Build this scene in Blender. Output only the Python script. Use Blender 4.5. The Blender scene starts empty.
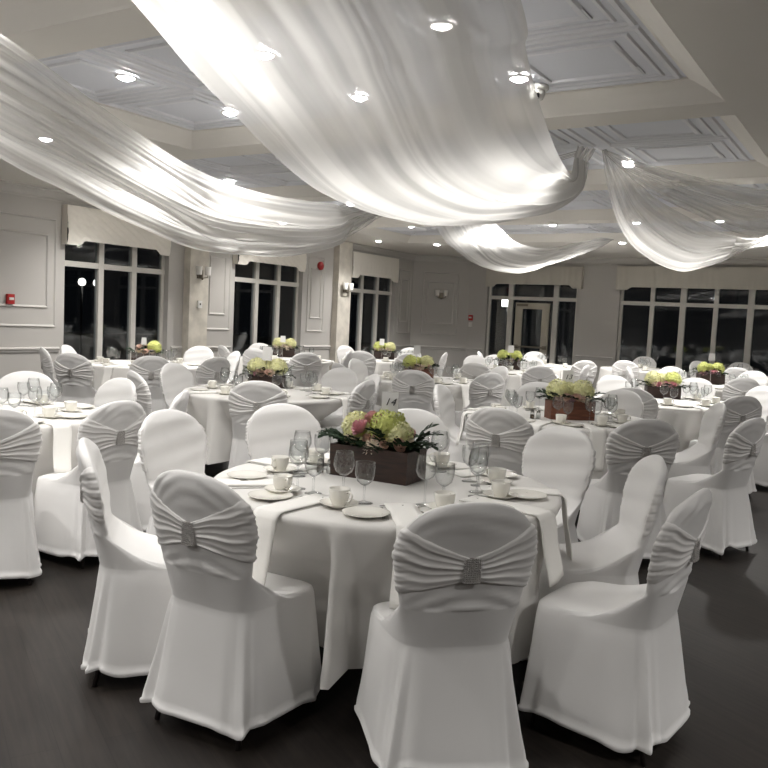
import bpy, bmesh, random
from math import *
from mathutils import Vector, Matrix, noise
C = bpy.context.scene.collection
sc = bpy.context.scene

# ------------------------------------------------------------------ camera
F = 830.; TH = radians(31.9); PT = atan(67/830.); RL = .048; EYE = 1.5
r0 = Vector((cos(TH), sin(TH), 0)); fw = Vector((-sin(TH)*cos(PT), cos(TH)*cos(PT), -sin(PT)))
u0 = r0.cross(fw); rt = r0*cos(RL)+u0*sin(RL); up = -r0*sin(RL)+u0*cos(RL)
cam = bpy.data.objects.new('camera', bpy.data.cameras.new('camera')); C.objects.link(cam)
m = Matrix((rt, up, -fw)).transposed().to_4x4(); m.translation = (0, 0, EYE)
cam.matrix_world = m
cam.data.sensor_width = 36; cam.data.lens = F/768*36; cam.data.clip_end = 200
sc.camera = cam
def W(px, py, z=None, X=None, Y=None):
    d = fw + rt*((px-384)/F) + up*((384-py)/F)
    t = (z-EYE)/d.z if z is not None else (X/d.x if X is not None else Y/d.y)
    return Vector((0, 0, EYE)) + d*t

# ------------------------------------------------------------------ materials
def mat(name, col, rough=.6, metal=0., spec=.5, bump=0., bscale=50., sheen=0., var=0., vscale=3., trans=0., emit=None, estr=0.):
    mt = bpy.data.materials.new(name); mt.use_nodes = True
    nt = mt.node_tree; b = nt.nodes['Principled BSDF']
    b.inputs['Base Color'].default_value = (*col, 1); b.inputs['Roughness'].default_value = rough
    b.inputs['Metallic'].default_value = metal; b.inputs['Specular IOR Level'].default_value = spec
    b.inputs['Sheen Weight'].default_value = sheen
    if emit: b.inputs['Emission Color'].default_value = (*emit, 1); b.inputs['Emission Strength'].default_value = estr
    tc = nt.nodes.new('ShaderNodeTexCoord')
    if bump:
        n = nt.nodes.new('ShaderNodeTexNoise'); n.inputs['Scale'].default_value = bscale; n.inputs['Detail'].default_value = 4
        bp = nt.nodes.new('ShaderNodeBump'); bp.inputs['Strength'].default_value = bump; bp.inputs['Distance'].default_value = .01
        nt.links.new(tc.outputs['Object'], n.inputs['Vector']); nt.links.new(n.outputs['Fac'], bp.inputs['Height'])
        nt.links.new(bp.outputs['Normal'], b.inputs['Normal'])
    if var:
        n = nt.nodes.new('ShaderNodeTexNoise'); n.inputs['Scale'].default_value = vscale; n.inputs['Detail'].default_value = 5
        cr = nt.nodes.new('ShaderNodeValToRGB')
        cr.color_ramp.elements[0].position = .3; cr.color_ramp.elements[1].position = .7
        cr.color_ramp.elements[0].color = (*[c*(1-var) for c in col], 1); cr.color_ramp.elements[1].color = (*[min(1, c*(1+var*.5)) for c in col], 1)
        nt.links.new(tc.outputs['Object'], n.inputs['Vector']); nt.links.new(n.outputs['Fac'], cr.inputs['Fac'])
        nt.links.new(cr.outputs['Color'], b.inputs['Base Color'])
    return mt
M = {}
M['cover'] = mat('chair_cover_fabric', (.78, .77, .76), .55, sheen=.25, bump=.10, bscale=9)
M['sash'] = mat('sash_fabric', (.78, .765, .75), .38, sheen=.3)
M['buckle'] = mat('rhinestone', (.62, .60, .58), .3, metal=.6, bump=1, bscale=300)
M['leg'] = mat('dark_leg', (.018, .014, .013), .4)
M['cloth'] = mat('table_linen', (.71, .695, .67), .7, bump=.12, bscale=7)
M['napkin'] = mat('napkin_linen', (.88, .865, .83), .75, bump=.15, bscale=60)
M['china'] = mat('china', (.86, .84, .78), .12, spec=.6)
M['steel'] = mat('cutlery_steel', (.55, .54, .52), .18, metal=1)
M['wall'] = mat('wall_paint', (.50, .48, .455), .75, bump=.04, bscale=120)
M['moulding'] = mat('moulding_paint', (.56, .54, .515), .6)
M['column'] = mat('column_plaster', (.64, .60, .53), .8, var=.22, vscale=5, bump=.2, bscale=12)
M['frame'] = mat('window_frame_paint', (.66, .635, .59), .5)
M['doorp'] = mat('door_paint', (.50, .46, .38), .5)
M['soffit'] = mat('soffit_paint', (.84, .81, .76), .8)
M['cove'] = mat('cove_paint', (.82, .79, .74), .7)
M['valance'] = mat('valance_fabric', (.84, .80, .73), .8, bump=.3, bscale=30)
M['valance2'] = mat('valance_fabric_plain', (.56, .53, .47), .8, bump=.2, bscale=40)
M['dark'] = mat('night_ground', (.01, .012, .01), .9)
M['red'] = mat('alarm_red', (.42, .02, .02), .35)
M['white'] = mat('white_plastic', (.75, .74, .71), .4)
M['black'] = mat('black_plastic', (.01, .01, .01), .3)
M['brass'] = mat('bronze_metal', (.22, .19, .15), .4, metal=.8)
M['shade'] = mat('frosted_shade', (.9, .88, .84), .5)
M['card'] = mat('card_paper', (.85, .84, .82), .8)
M['ink'] = mat('black_ink', (.015, .015, .015), .6)
M['lime'] = mat('hydrangea_lime', (.70, .74, .24), .7, var=.25, vscale=25)
M['cream_green'] = mat('hydrangea_cream', (.88, .87, .48), .7, var=.2, vscale=25)
M['pink'] = mat('petal_pink', (.72, .38, .42), .7, var=.25, vscale=30)
M['mauve'] = mat('petal_mauve', (.60, .42, .48), .7, var=.25, vscale=30)
M['peach'] = mat('petal_peach', (.78, .56, .46), .7, var=.2, vscale=30)
M['ivory'] = mat('petal_ivory', (.78, .68, .55), .7, var=.15, vscale=30)
M['leaf'] = mat('leaf_green', (.014, .036, .014), .65, spec=.2, var=.4, vscale=20)
M['fern'] = mat('fern_green', (.04, .09, .03), .65, spec=.2, var=.4, vscale=20)
M['pepper'] = mat('pepper_grains', (.10, .07, .045), .8)
M['salt'] = mat('salt_grains', (.8, .8, .78), .8)
def wood(name, c1, c2):
    mt = mat(name, c1, .55); nt = mt.node_tree; b = nt.nodes['Principled BSDF']
    tc = nt.nodes.new('ShaderNodeTexCoord'); mp = nt.nodes.new('ShaderNodeMapping'); mp.inputs['Scale'].default_value = (4, 40, 40)
    n = nt.nodes.new('ShaderNodeTexNoise'); n.inputs['Scale'].default_value = 2.; n.inputs['Detail'].default_value = 6
    cr = nt.nodes.new('ShaderNodeValToRGB'); cr.color_ramp.elements[0].color = (*c1, 1); cr.color_ramp.elements[1].color = (*c2, 1)
    cr.color_ramp.elements[0].position = .35; cr.color_ramp.elements[1].position = .65
    nt.links.new(tc.outputs['Object'], mp.inputs['Vector']); nt.links.new(mp.outputs['Vector'], n.inputs['Vector'])
    nt.links.new(n.outputs['Fac'], cr.inputs['Fac']); nt.links.new(cr.outputs['Color'], b.inputs['Base Color'])
    return mt
M['walnut'] = wood('walnut_box_wood', (.020, .010, .007), (.045, .020, .013))
M['redwood'] = wood('reddish_box_wood', (.11, .035, .018), (.21, .075, .038))
M['moss'] = mat('soil', (.02, .02, .012), .9)
def floor_mat():
    mt = mat('dark_plank_floor', (.03, .025, .02), .5, spec=.3); nt = mt.node_tree; b = nt.nodes['Principled BSDF']
    tc = nt.nodes.new('ShaderNodeTexCoord'); br = nt.nodes.new('ShaderNodeTexBrick')
    mp0 = nt.nodes.new('ShaderNodeMapping'); mp0.inputs['Rotation'].default_value = (0, 0, radians(28))
    br.inputs['Scale'].default_value = 1.; br.inputs['Brick Width'].default_value = 1.2; br.inputs['Row Height'].default_value = .15
    br.inputs['Mortar Size'].default_value = .0015; br.offset = .37
    br.inputs['Color1'].default_value = (.022, .018, .0155, 1); br.inputs['Color2'].default_value = (.0155, .0125, .011, 1); br.inputs['Mortar'].default_value = (.010, .008, .007, 1)
    mp = nt.nodes.new('ShaderNodeMapping'); mp.inputs['Scale'].default_value = (2, 30, 1)
    n = nt.nodes.new('ShaderNodeTexNoise'); n.inputs['Scale'].default_value = 1.5; n.inputs['Detail'].default_value = 8
    mx = nt.nodes.new('ShaderNodeMix'); mx.data_type = 'RGBA'; mx.blend_type = 'MULTIPLY'; mx.inputs['Factor'].default_value = .75
    cr = nt.nodes.new('ShaderNodeValToRGB'); cr.color_ramp.elements[0].position = .3; cr.color_ramp.elements[1].position = .7
    cr.color_ramp.elements[0].color = (.5, .5, .5, 1); cr.color_ramp.elements[1].color = (1.4, 1.35, 1.3, 1)
    L = nt.links.new
    L(tc.outputs['Object'], mp0.inputs['Vector']); L(mp0.outputs['Vector'], br.inputs['Vector']); L(mp0.outputs['Vector'], mp.inputs['Vector']); L(mp.outputs['Vector'], n.inputs['Vector'])
    L(n.outputs['Fac'], cr.inputs['Fac']); L(br.outputs['Color'], mx.inputs['A']); L(cr.outputs['Color'], mx.inputs['B']); L(mx.outputs['Result'], b.inputs['Base Color'])
    bp = nt.nodes.new('ShaderNodeBump'); bp.inputs['Strength'].default_value = .25; bp.inputs['Distance'].default_value = .003
    L(n.outputs['Fac'], bp.inputs['Height']); L(bp.outputs['Normal'], b.inputs['Normal'])
    return mt
M['floor'] = floor_mat()
def tin_mat():
    mt = mat('tin_tile_paint', (.74, .76, .82), .5)
    return mt
M['tin'] = tin_mat()
M['tin2'] = mat('tin_tile_relief', (.80, .81, .85), .45)
def glass_mat(name, tint=(1, 1, 1), ior=1.45, boost=1., edge=1.):
    mt = bpy.data.materials.new(name); mt.use_nodes = True; nt = mt.node_tree; nt.nodes.clear()
    o = nt.nodes.new('ShaderNodeOutputMaterial'); t = nt.nodes.new('ShaderNodeBsdfTransparent'); g = nt.nodes.new('ShaderNodeBsdfGlossy')
    g.inputs['Roughness'].default_value = .03; t.inputs['Color'].default_value = (*tint, 1)
    f = nt.nodes.new('ShaderNodeLayerWeight'); f.inputs['Blend'].default_value = .5
    pw = nt.nodes.new('ShaderNodeMath'); pw.operation = 'POWER'; pw.inputs[1].default_value = 3.2; nt.links.new(f.outputs['Facing'], pw.inputs[0])
    mu = nt.nodes.new('ShaderNodeMath'); mu.operation = 'MULTIPLY_ADD'; mu.inputs[1].default_value = boost; mu.inputs[2].default_value = .05; mu.use_clamp = True; f = pw
    mx = nt.nodes.new('ShaderNodeMixShader'); L = nt.links.new
    L(f.outputs[0], mu.inputs[0])
    p2 = nt.nodes.new('ShaderNodeMath'); p2.operation = 'POWER'; p2.inputs[1].default_value = 2.2; lw2 = nt.nodes.new('ShaderNodeLayerWeight'); lw2.inputs['Blend'].default_value = .5; L(lw2.outputs['Facing'], p2.inputs[0])
    mc = nt.nodes.new('ShaderNodeMix'); mc.data_type = 'RGBA'; mc.inputs['A'].default_value = (*tint, 1); mc.inputs['B'].default_value = (*[c*edge for c in tint], 1); L(p2.outputs[0], mc.inputs['Factor']); L(mc.outputs['Result'], t.inputs['Color']); L(mu.outputs[0], mx.inputs[0]); L(t.outputs[0], mx.inputs[1]); L(g.outputs[0], mx.inputs[2]); L(mx.outputs[0], o.inputs[0])
    return mt
M['glass'] = glass_mat('clear_glassware', (.985, .99, .99), 1.5, .8, .70)
M['pane'] = glass_mat('window_pane', (.75, .78, .8), 1.45, .6)
def sheer_mat(name, opac, col=(.88, .86, .83)):
    mt = bpy.data.materials.new(name); mt.use_nodes = True; nt = mt.node_tree; nt.nodes.clear(); N = nt.nodes.new; L = nt.links.new
    o = N('ShaderNodeOutputMaterial'); tr = N('ShaderNodeBsdfTransparent'); df = N('ShaderNodeBsdfDiffuse'); tl = N('ShaderNodeBsdfTranslucent')
    df.inputs['Color'].default_value = (*col, 1); tl.inputs['Color'].default_value = (*col, 1)
    m1 = N('ShaderNodeMixShader'); m1.inputs[0].default_value = .55; L(df.outputs[0], m1.inputs[1]); L(tl.outputs[0], m1.inputs[2])
    lw = N('ShaderNodeLayerWeight'); lw.inputs['Blend'].default_value = .45
    uv = N('ShaderNodeUVMap'); mp = N('ShaderNodeMapping'); mp.inputs['Scale'].default_value = (7, .22, 1)
    n = N('ShaderNodeTexNoise'); n.inputs['Scale'].default_value = 1.; n.inputs['Detail'].default_value = 3; n.inputs['Roughness'].default_value = .5
    L(uv.outputs[0], mp.inputs[0]); L(mp.outputs[0], n.inputs['Vector'])
    mr = N('ShaderNodeMapRange'); mr.inputs['From Min'].default_value = .42; mr.inputs['From Max'].default_value = .58
    mr.inputs['To Min'].default_value = opac-.26; mr.inputs['To Max'].default_value = opac+.26; L(n.outputs['Fac'], mr.inputs['Value'])
    ad = N('ShaderNodeMath'); ad.operation = 'MULTIPLY_ADD'; ad.inputs[1].default_value = .32; ad.use_clamp = True
    L(lw.outputs['Facing'], ad.inputs[0]); L(mr.outputs[0], ad.inputs[2])
    m2 = N('ShaderNodeMixShader'); L(ad.outputs[0], m2.inputs[0]); L(tr.outputs[0], m2.inputs[1]); L(m1.outputs[0], m2.inputs[2]); L(m2.outputs[0], o.inputs[0])
    return mt
M['sheer'] = sheer_mat('sheer_voile', .58, (.74, .73, .71))

# ------------------------------------------------------------------ helpers
class MB:
    def __init__(s): s.v = []; s.f = []; s.mi = []
    def add(s, vs, fs, mi=0):
        o = len(s.v); s.v += [tuple(v) for v in vs]; s.f += [tuple(i+o for i in f) for f in fs]; s.mi += [mi]*len(fs); return s
    def box(s, x0, y0, z0, x1, y1, z1, mi=0):
        vs = [(x, y, z) for z in (z0, z1) for y in (y0, y1) for x in (x0, x1)]
        return s.add(vs, [(0, 2, 3, 1), (4, 5, 7, 6), (0, 1, 5, 4), (2, 6, 7, 3), (0, 4, 6, 2), (1, 3, 7, 5)], mi)
    def rings(s, R, close=True, cap0=False, cap1=False, mi=0):
        n = len(R[0]); vs = [p for r in R for p in r]; fs = []
        for i in range(len(R)-1):
            for j in range(n if close else n-1):
                k = (j+1) % n; fs.append((i*n+j, i*n+k, (i+1)*n+k, (i+1)*n+j))
        if cap0: fs.append(tuple(reversed(range(n))))
        if cap1: fs.append(tuple((len(R)-1)*n+j for j in range(n)))
        return s.add(vs, fs, mi)
    def lathe(s, prof, n=24, c=(0, 0, 0), cap0=False, cap1=False, mi=0):
        return s.rings([[(c[0]+r*cos(2*pi*j/n), c[1]+r*sin(2*pi*j/n), c[2]+z) for j in range(n)] for r, z in prof], True, cap0, cap1, mi)
    def tube(s, pts, rad, n=8, mi=0):
        pts = [Vector(p) for p in pts]; R = []; rr = rad if isinstance(rad, (list, tuple)) else [rad]*len(pts)
        for i, p in enumerate(pts):
            d = (pts[min(i+1, len(pts)-1)]-pts[max(i-1, 0)]).normalized()
            a = d.cross(Vector((0, 0, 1)) if abs(d.z) < .9 else Vector((1, 0, 0))).normalized(); b = d.cross(a)
            R.append([tuple(p+(a*cos(2*pi*j/n)+b*sin(2*pi*j/n))*rr[i]) for j in range(n)])
        return s.rings(R, True, True, True, mi)
    def build(s, name, mats, parent=None, smooth=True, loc=None):
        me = bpy.data.meshes.new(name); me.from_pydata(s.v, [], s.f)
        for q in (mats if isinstance(mats, (list, tuple)) else [mats]): me.materials.append(q)
        me.polygons.foreach_set('material_index', s.mi)
        bm = bmesh.new(); bm.from_mesh(me); bmesh.ops.recalc_face_normals(bm, faces=bm.faces); bm.to_mesh(me); bm.free()
        if smooth: me.polygons.foreach_set('use_smooth', [True]*len(me.polygons))
        o = bpy.data.objects.new(name, me); C.objects.link(o)
        if parent: o.parent = parent
        if loc: o.location = loc
        return o
def sharp(o, ang=35):
    me = o.data
    try: me.set_sharp_from_angle(angle=radians(ang))
    except Exception: pass
    return o
def tag(o, label=None, cat=None, group=None, kind=None):
    if label: o['label'] = label
    if cat: o['category'] = cat
    if group: o['group'] = group
    if kind: o['kind'] = kind
    return o
def empty(name, loc=(0, 0, 0), rz=0):
    o = bpy.data.objects.new(name, None); C.objects.link(o); o.location = loc; o.rotation_euler = (0, 0, rz); o.empty_display_size = .1
    return o
def copy_tree(o, parent=None):
    c = o.copy(); C.objects.link(c); c.parent = parent
    for ch in list(KIDS.get(o.name, [])): copy_tree(ch, c)
    return c
KIDS = {}
def remember(root):
    for o in list(bpy.data.objects):
        p = o
        if o.parent is not None:
            q = o
            while q.parent is not None: q = q.parent
            if q == root: KIDS.setdefault(o.parent.name, []).append(o)
USED = set()
def inst(proto, loc, rz, label, cat, group):
    """first use moves the proto itself, later ones copy it with its parts"""
    if proto.name in USED: o = copy_tree(proto)
    else: USED.add(proto.name); o = proto
    o.location = loc; o.rotation_euler = (0, 0, rz); tag(o, label, cat, group); return o
def struct(mb, name, mt, smooth=False):
    o = mb.build(name, mt, None, smooth); tag(o, kind='structure'); return o

# ------------------------------------------------------------------ room shell
XL, XR, YB, YF, ZC = -10., 9., -6., 17.9, 2.9
struct(MB().box(XL-1, YB-1, -.1, XR+1, YF+1, 0), 'floor', M['floor'])
# --- left wall with three openings
WIN = [(7.50, 9.43), (10.97, 12.90), (14.43, 16.36)]
SILL, HEAD = .45, 2.60
wl = MB(); ys = YB
for a, b in WIN:
    wl.box(XL-.22, ys, 0, XL, a, 3.3); wl.box(XL-.22, a, 0, XL, b, SILL); wl.box(XL-.22, a, HEAD, XL, b, 3.3); ys = b
wl.box(XL-.22, ys, 0, XL, 17.2, 3.3)
struct(wl, 'wall_left', M['wall'])
# corner chamfer
ch = MB(); a, b = (XL, 17.15), (-8.88, 17.9)
ch.add([(a[0], a[1], 0), (b[0], b[1], 0), (b[0], b[1], 3.3), (a[0], a[1], 3.3), (a[0]-.2, b[1]+.2, 0), (a[0]-.2, b[1]+.2, 3.3)],
       [(0, 1, 2, 3), (0, 3, 5, 4), (1, 4, 5, 2), (3, 2, 5), (0, 4, 1)])
struct(ch, 'wall_corner', M['wall'])
# --- far wall : openings
FAR = [(-8.40, -6.22), (-5.28, 1.1), (2.2, 7.5)]
wf = MB(); xs = -9.2
for a, b in FAR:
    wf.box(xs, YF, 0, a, YF+.22, 3.3); wf.box(a, YF, 0, b, YF+.22, SILL if a > -8 else .0); wf.box(a, YF, HEAD, b, YF+.22, 3.3); xs = b
wf.box(xs, YF, 0, XR, YF+.22, 3.3)
struct(wf, 'wall_far', M['wall'])
struct(MB().box(XR, YB, 0, XR+.2, YF, 3.3), 'wall_right', M['wall'])
struct(MB().box(XL, YB-.2, 0, XR, YB, 3.3), 'wall_back', M['wall'])

# --- ceiling: soffit slab at z=3.0 with trays, sloped coves, tin panels
ZS, ZP, INS = 3.0, 3.13, .195
YT = [(-5.28, -2.78), (-2.41, .09), (.46, 2.96), (3.33, 5.83), (6.20, 8.70), (9.07, 11.57), (11.94, 14.44)]
TR = []
for i, (y0, y1) in enumerate(YT):
    xl = (-5.92, -5.92, -5.92, -5.92, -8.3, -8.6, -8.6)[i]
    TR.append((xl, -1.12, y0, y1)); TR.append((.60, 5.4, y0, y1))
def grid_cuts(vals): return sorted(set(vals))
xsn = grid_cuts([XL-.2, XR+.2]+[t[0] for t in TR]+[t[1] for t in TR]); ysn = grid_cuts([YB-.2, YF+.2]+[t[2] for t in TR]+[t[3] for t in TR])
cl = MB()
for i in range(len(xsn)-1):
    for j in range(len(ysn)-1):
        x0, x1, y0, y1 = xsn[i], xsn[i+1], ysn[j], ysn[j+1]; cx, cy = (x0+x1)/2, (y0+y1)/2
        if any(t[0] < cx < t[1] and t[2] < cy < t[3] for t in TR): continue
        cl.add([(x0, y0, ZS), (x1, y0, ZS), (x1, y1, ZS), (x0, y1, ZS)], [(0, 3, 2, 1)])
cl.box(XL-.3, YB-.3, 3.32, XR+.3, YF+.3, 3.4)
me_o = cl.build('ceiling', M['soffit'], None, False); tag(me_o, kind='structure')
cv = MB()
for (x0, x1, y0, y1) in TR:
    R = []
    for ins, z in ((-.0, ZS), (.012, ZS+.012), (.05, ZS+.035), (.11, ZS+.075), (INS-.02, ZP-.02), (INS, ZP-.015), (INS, ZP)):
        R.append([(x0+ins, y0+ins, z), (x1-ins, y0+ins, z), (x1-ins, y1-ins, z), (x0+ins, y1-ins, z)])
    cv.rings(R, True)
struct(cv, 'trim_1', M['cove'])
# tin panels with pressed relief (nested square steps)
tp = MB(); tr = MB()
def frame_relief(mb, cx, cy, h, w, z, d):
    """square picture-frame ridge half-size h, width w"""
    R = []
    for q, zz in ((h, z), (h-.25*w, z-d), (h-.75*w, z-d), (h-w, z)):
        R.append([(cx-q, cy-q, zz), (cx+q, cy-q, zz), (cx+q, cy+q, zz), (cx-q, cy+q, zz)])
    mb.rings(R, True)
for (x0, x1, y0, y1) in TR:
    a0, a1, b0, b1 = x0+INS, x1-INS, y0+INS, y1-INS
    tp.add([(a0, b0, ZP), (a1, b0, ZP), (a1, b1, ZP), (a0, b1, ZP)], [(0, 3, 2, 1)])
    nx = max(1, round((a1-a0)/1.05)); ny = 2; sx = (a1-a0)/nx; sy = (b1-b0)/ny
    for i in range(nx):
        for j in range(ny):
            cx, cy = a0+sx*(i+.5), b0+sy*(j+.5); h = min(sx, sy)/2
            frame_relief(tr, cx, cy, h-.012, .05, ZP-.001, .012); frame_relief(tr, cx, cy, h-.10, .035, ZP-.001, .010)
            frame_relief(tr, cx, cy, h-.20, .05, ZP-.001, .014)
            for k in range(4):   # corner strap bars
                s1, s2 = ((1, 1), (1, -1), (-1, 1), (-1, -1))[k]
                for q in (.06, .13):
                    X0 = cx+s1*(h-.17-q*.5); Y0 = cy+s2*(h-.17-q*.5)
                    tr.box(min(X0, X0-s1*.012), min(Y0, Y0-s2*.16), ZP-.012, max(X0, X0-s1*.012), max(Y0, Y0-s2*.16), ZP)
struct(tp, 'ceiling_panel', M['tin'])
o = struct(tr, 'ceiling_relief', M['tin2'])
# crown moulding along the walls (profile swept)
def sweep(path, prof, closed=False):
    """path list of (x,y); prof list of (inward offset, z) ; inward = left of path direction"""
    mb = MB(); n = len(path); R = []
    for i, p in enumerate(path):
        p = Vector(p)
        d0 = (p-Vector(path[i-1])).normalized() if i > 0 else None
        d1 = (Vector(path[i+1])-p).normalized() if i < n-1 else None
        d0 = d0 or d1; d1 = d1 or d0
        n0 = Vector((-d0.y, d0.x)); n1 = Vector((-d1.y, d1.x)); nn = (n0+n1).normalized(); k = 1/max(.3, nn.dot(n0))
        R.append([(p.x+nn.x*o_*k, p.y+nn.y*o_*k, z) for o_, z in prof])
    mb.rings(R, True, True, True); return mb
crown = [(0, 2.86), (.012, 2.86), (.012, 2.885), (.03, 2.895), (.05, 2.93), (.09, 2.965), (.115, 2.975), (.115, 3.0), (0, 3.0)]
path = [(XR, YF), (-8.88, YF), (XL, 17.15), (XL, YB)]
struct(sweep([(XL, YB), (XL, 17.15), (-8.88, YF), (XR, YF)], [(-o_, z) for o_, z in crown]), 'trim_2', M['moulding'])
rail = [(0, .79), (.012, .79), (.018, .80), (.018, .82), (.035, .835), (.035, .85), (.02, .86), (0, .865)]
base = [(0, 0), (.018, 0), (.018, .12), (.008, .14), (0, .14)]
def along(segs, prof, name):
    mb = MB()
    for s in segs:
        t = sweep(s, [(-o_, z) for o_, z in prof]); mb.add(t.v, t.f)
    struct(mb, name, M['moulding'])
Ls = [(YB, 7.42), (9.51, 9.74), (10.18, 10.89), (12.98, 13.88), (14.34, 14.35)]
SEG = [[(XL, a), (XL, b)] for a, b in Ls]+[[(XL, 16.44), (XL, 17.15), (-8.88, YF), (-8.46, YF)], [(-6.16, YF), (-5.34, YF)]]
along(SEG, rail, 'trim_3'); along(SEG, base, 'baseboard_left')
# columns
for i, (a, b) in enumerate([(9.76, 10.18), (13.90, 14.36)]):
    struct(MB().box(XL, a, 0, XL+.14, b, 3.0), 'trim_%d' % (4+i), M['column'])
# wall panel mouldings
def pm_frame(mb, o, u, n, u0_, u1_, z0, z1, w=.035, d=.02):
    """rectangular moulding on a wall plane: o origin, u along, n normal"""
    o = Vector(o); u = Vector(u); n = Vector(n); R = []
    for ins, dd in ((0, 0), (.008, d), (w*.55, d*.8), (w*.7, d*.4), (w, 0)):
        R.append([tuple(o+u*a+Vector((0, 0, z))+n*dd) for a, z in ((u0_+ins, z0+ins), (u1_-ins, z0+ins), (u1_-ins, z1-ins), (u0_+ins, z1-ins))])
    mb.rings(R, True)
pm = MB(); LW = ((XL, 0, 0), (0, 1, 0), (1, 0, 0))
def dbl(o, u, n, a, b, z0, z1, i=.13, ib=.26):
    pm_frame(pm, o, u, n, a, b, z0, z1); pm_frame(pm, o, u, n, a+i, b-i, z0+ib, z1-.22)
dbl(*LW, 6.30, 7.36, 1.14, 2.62); dbl(*LW, 4.7, 6.0, 1.14, 2.62); dbl(*LW, 3.0, 4.4, 1.14, 2.62); dbl(*LW, 1.0, 2.7, 1.14, 2.62)
dbl(*LW, 10.22, 10.86, 1.14, 2.62, .12); dbl(*LW, 13.05, 13.6, 1.14, 2.62, .10); dbl(*LW, 16.5, 17.05, 1.14, 2.62, .10)
du = Vector((1.12, .75, 0)).normalized(); dn = Vector((du.y, -du.x, 0))
dbl((XL, 17.15, 0), du, dn, .24, 1.10, 1.14, 2.62, .10)
struct(pm, 'trim_6', M['moulding'])
# windows
def window(idx, o, u, n, u0_, u1_, z0, z1, muls, tz, depth=.10, fw_=.055, wide=()):
    """frame, mullions and transom as one mesh with a pane child; set back from the wall plane"""
    o = Vector(o); u = Vector(u); n = Vector(n)
    mb = MB()
    def bar(a0, a1, b0, b1, d0, d1):
        P = [o+u*a+Vector((0, 0, z))+n*d for d in (d0, d1) for z in (b0, b1) for a in (a0, a1)]
        mb.add(P, [(0, 2, 3, 1), (4, 5, 7, 6), (0, 1, 5, 4), (2, 6, 7, 3), (0, 4, 6, 2), (1, 3, 7, 5)])
    bar(u0_, u0_+fw_, z0, z1, -depth-.06, -depth); bar(u1_-fw_, u1_, z0, z1, -depth-.06, -depth)
    bar(u0_, u1_, z0, z0+.08, -depth-.06, -depth); bar(u0_, u1_, z1-fw_, z1, -depth-.06, -depth)
    for k, mm in enumerate(muls):
        w = .06 if k in wide else .045
        bar(mm-w, mm+w, z0, z1, -depth-.07, -depth+.015)
    bar(u0_, u1_, tz-.04, tz+.04, -depth-.065, -depth+.01)
    bar(u0_-.0, u1_+.0, z0-.03, z0, -depth-.06, .03)
    f = mb.build('window_%d' % idx, M['frame'], None, False); tag(f, kind='structure')
    g = MB(); P = [o+u*a+Vector((0, 0, z))+n*d for d in (-depth-.035, -depth-.028) for z in (z0+.01, z1-.01) for a in (u0_+.01, u1_-.01)]
    g.add(P, [(0, 2, 3, 1), (4, 5, 7, 6), (0, 1, 5, 4), (2, 6, 7, 3), (0, 4, 6, 2), (1, 3, 7, 5)])
    g.build('window_pane', M['pane'], f, False)
    return f
for i, (a, b) in enumerate(WIN):
    w = b-a; window(i+1, *LW, a, b, SILL, HEAD, [a+w*.36, a+w*.68], 2.04)
FW = ((0, YF, 0), (1, 0, 0), (0, -1, 0))
window(4, *FW, -8.40, -6.22, .03, HEAD, [-7.84, -6.74], 2.08, wide=(0, 1))
xs_ = [-5.28+.66*k for k in range(1, 10)]
window(5, *FW, -5.28, 1.1, SILL, HEAD, [-4.60, -3.97, -3.32, -2.66, -2.0, -1.35, -.7, -.05, .55], 2.05, wide=(1, 3, 5, 7))
window(6, *FW, 2.2, 7.5, SILL, HEAD, [3.0, 3.9, 4.8, 5.7, 6.6], 2.05)
# glazed door in window 4
d = MB(); y0, y1 = YF+.085, YF+.13
for x0, x1, z0, z1 in ((-7.70, -7.53, .06, 1.98), (-7.05, -6.88, .06, 1.98), (-7.53, -7.05, 1.84, 1.98), (-7.53, -7.05, .06, .30)): d.box(x0, y0, z0, x1, y1, z1)
dr = d.build('door_1', M['doorp'], None, False); tag(dr, kind='structure')
MB().box(-7.53, y0+.02, .30, -7.05, y0+.026, 1.84).build('door_pane', M['pane'], dr, False)
h = MB(); h.tube([(-7.66, y0-.06, .97), (-6.92, y0-.06, .97)], .02); h.box(-7.68, y0-.07, .93, -7.60, y0, 1.01); h.box(-6.98, y0-.07, .93, -6.90, y0, 1.01)
h.build('push_bar', M['brass'], dr, False)
MB().box(-7.66, y0-.05, 1.90, -7.40, y0, 1.95).build('door_closer', M['brass'], dr, False)
# outside: night terrace and a glowing box
struct(MB().box(-40, -20, -.35, 40, 45, -.25), 'ground', M['dark'])

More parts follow.
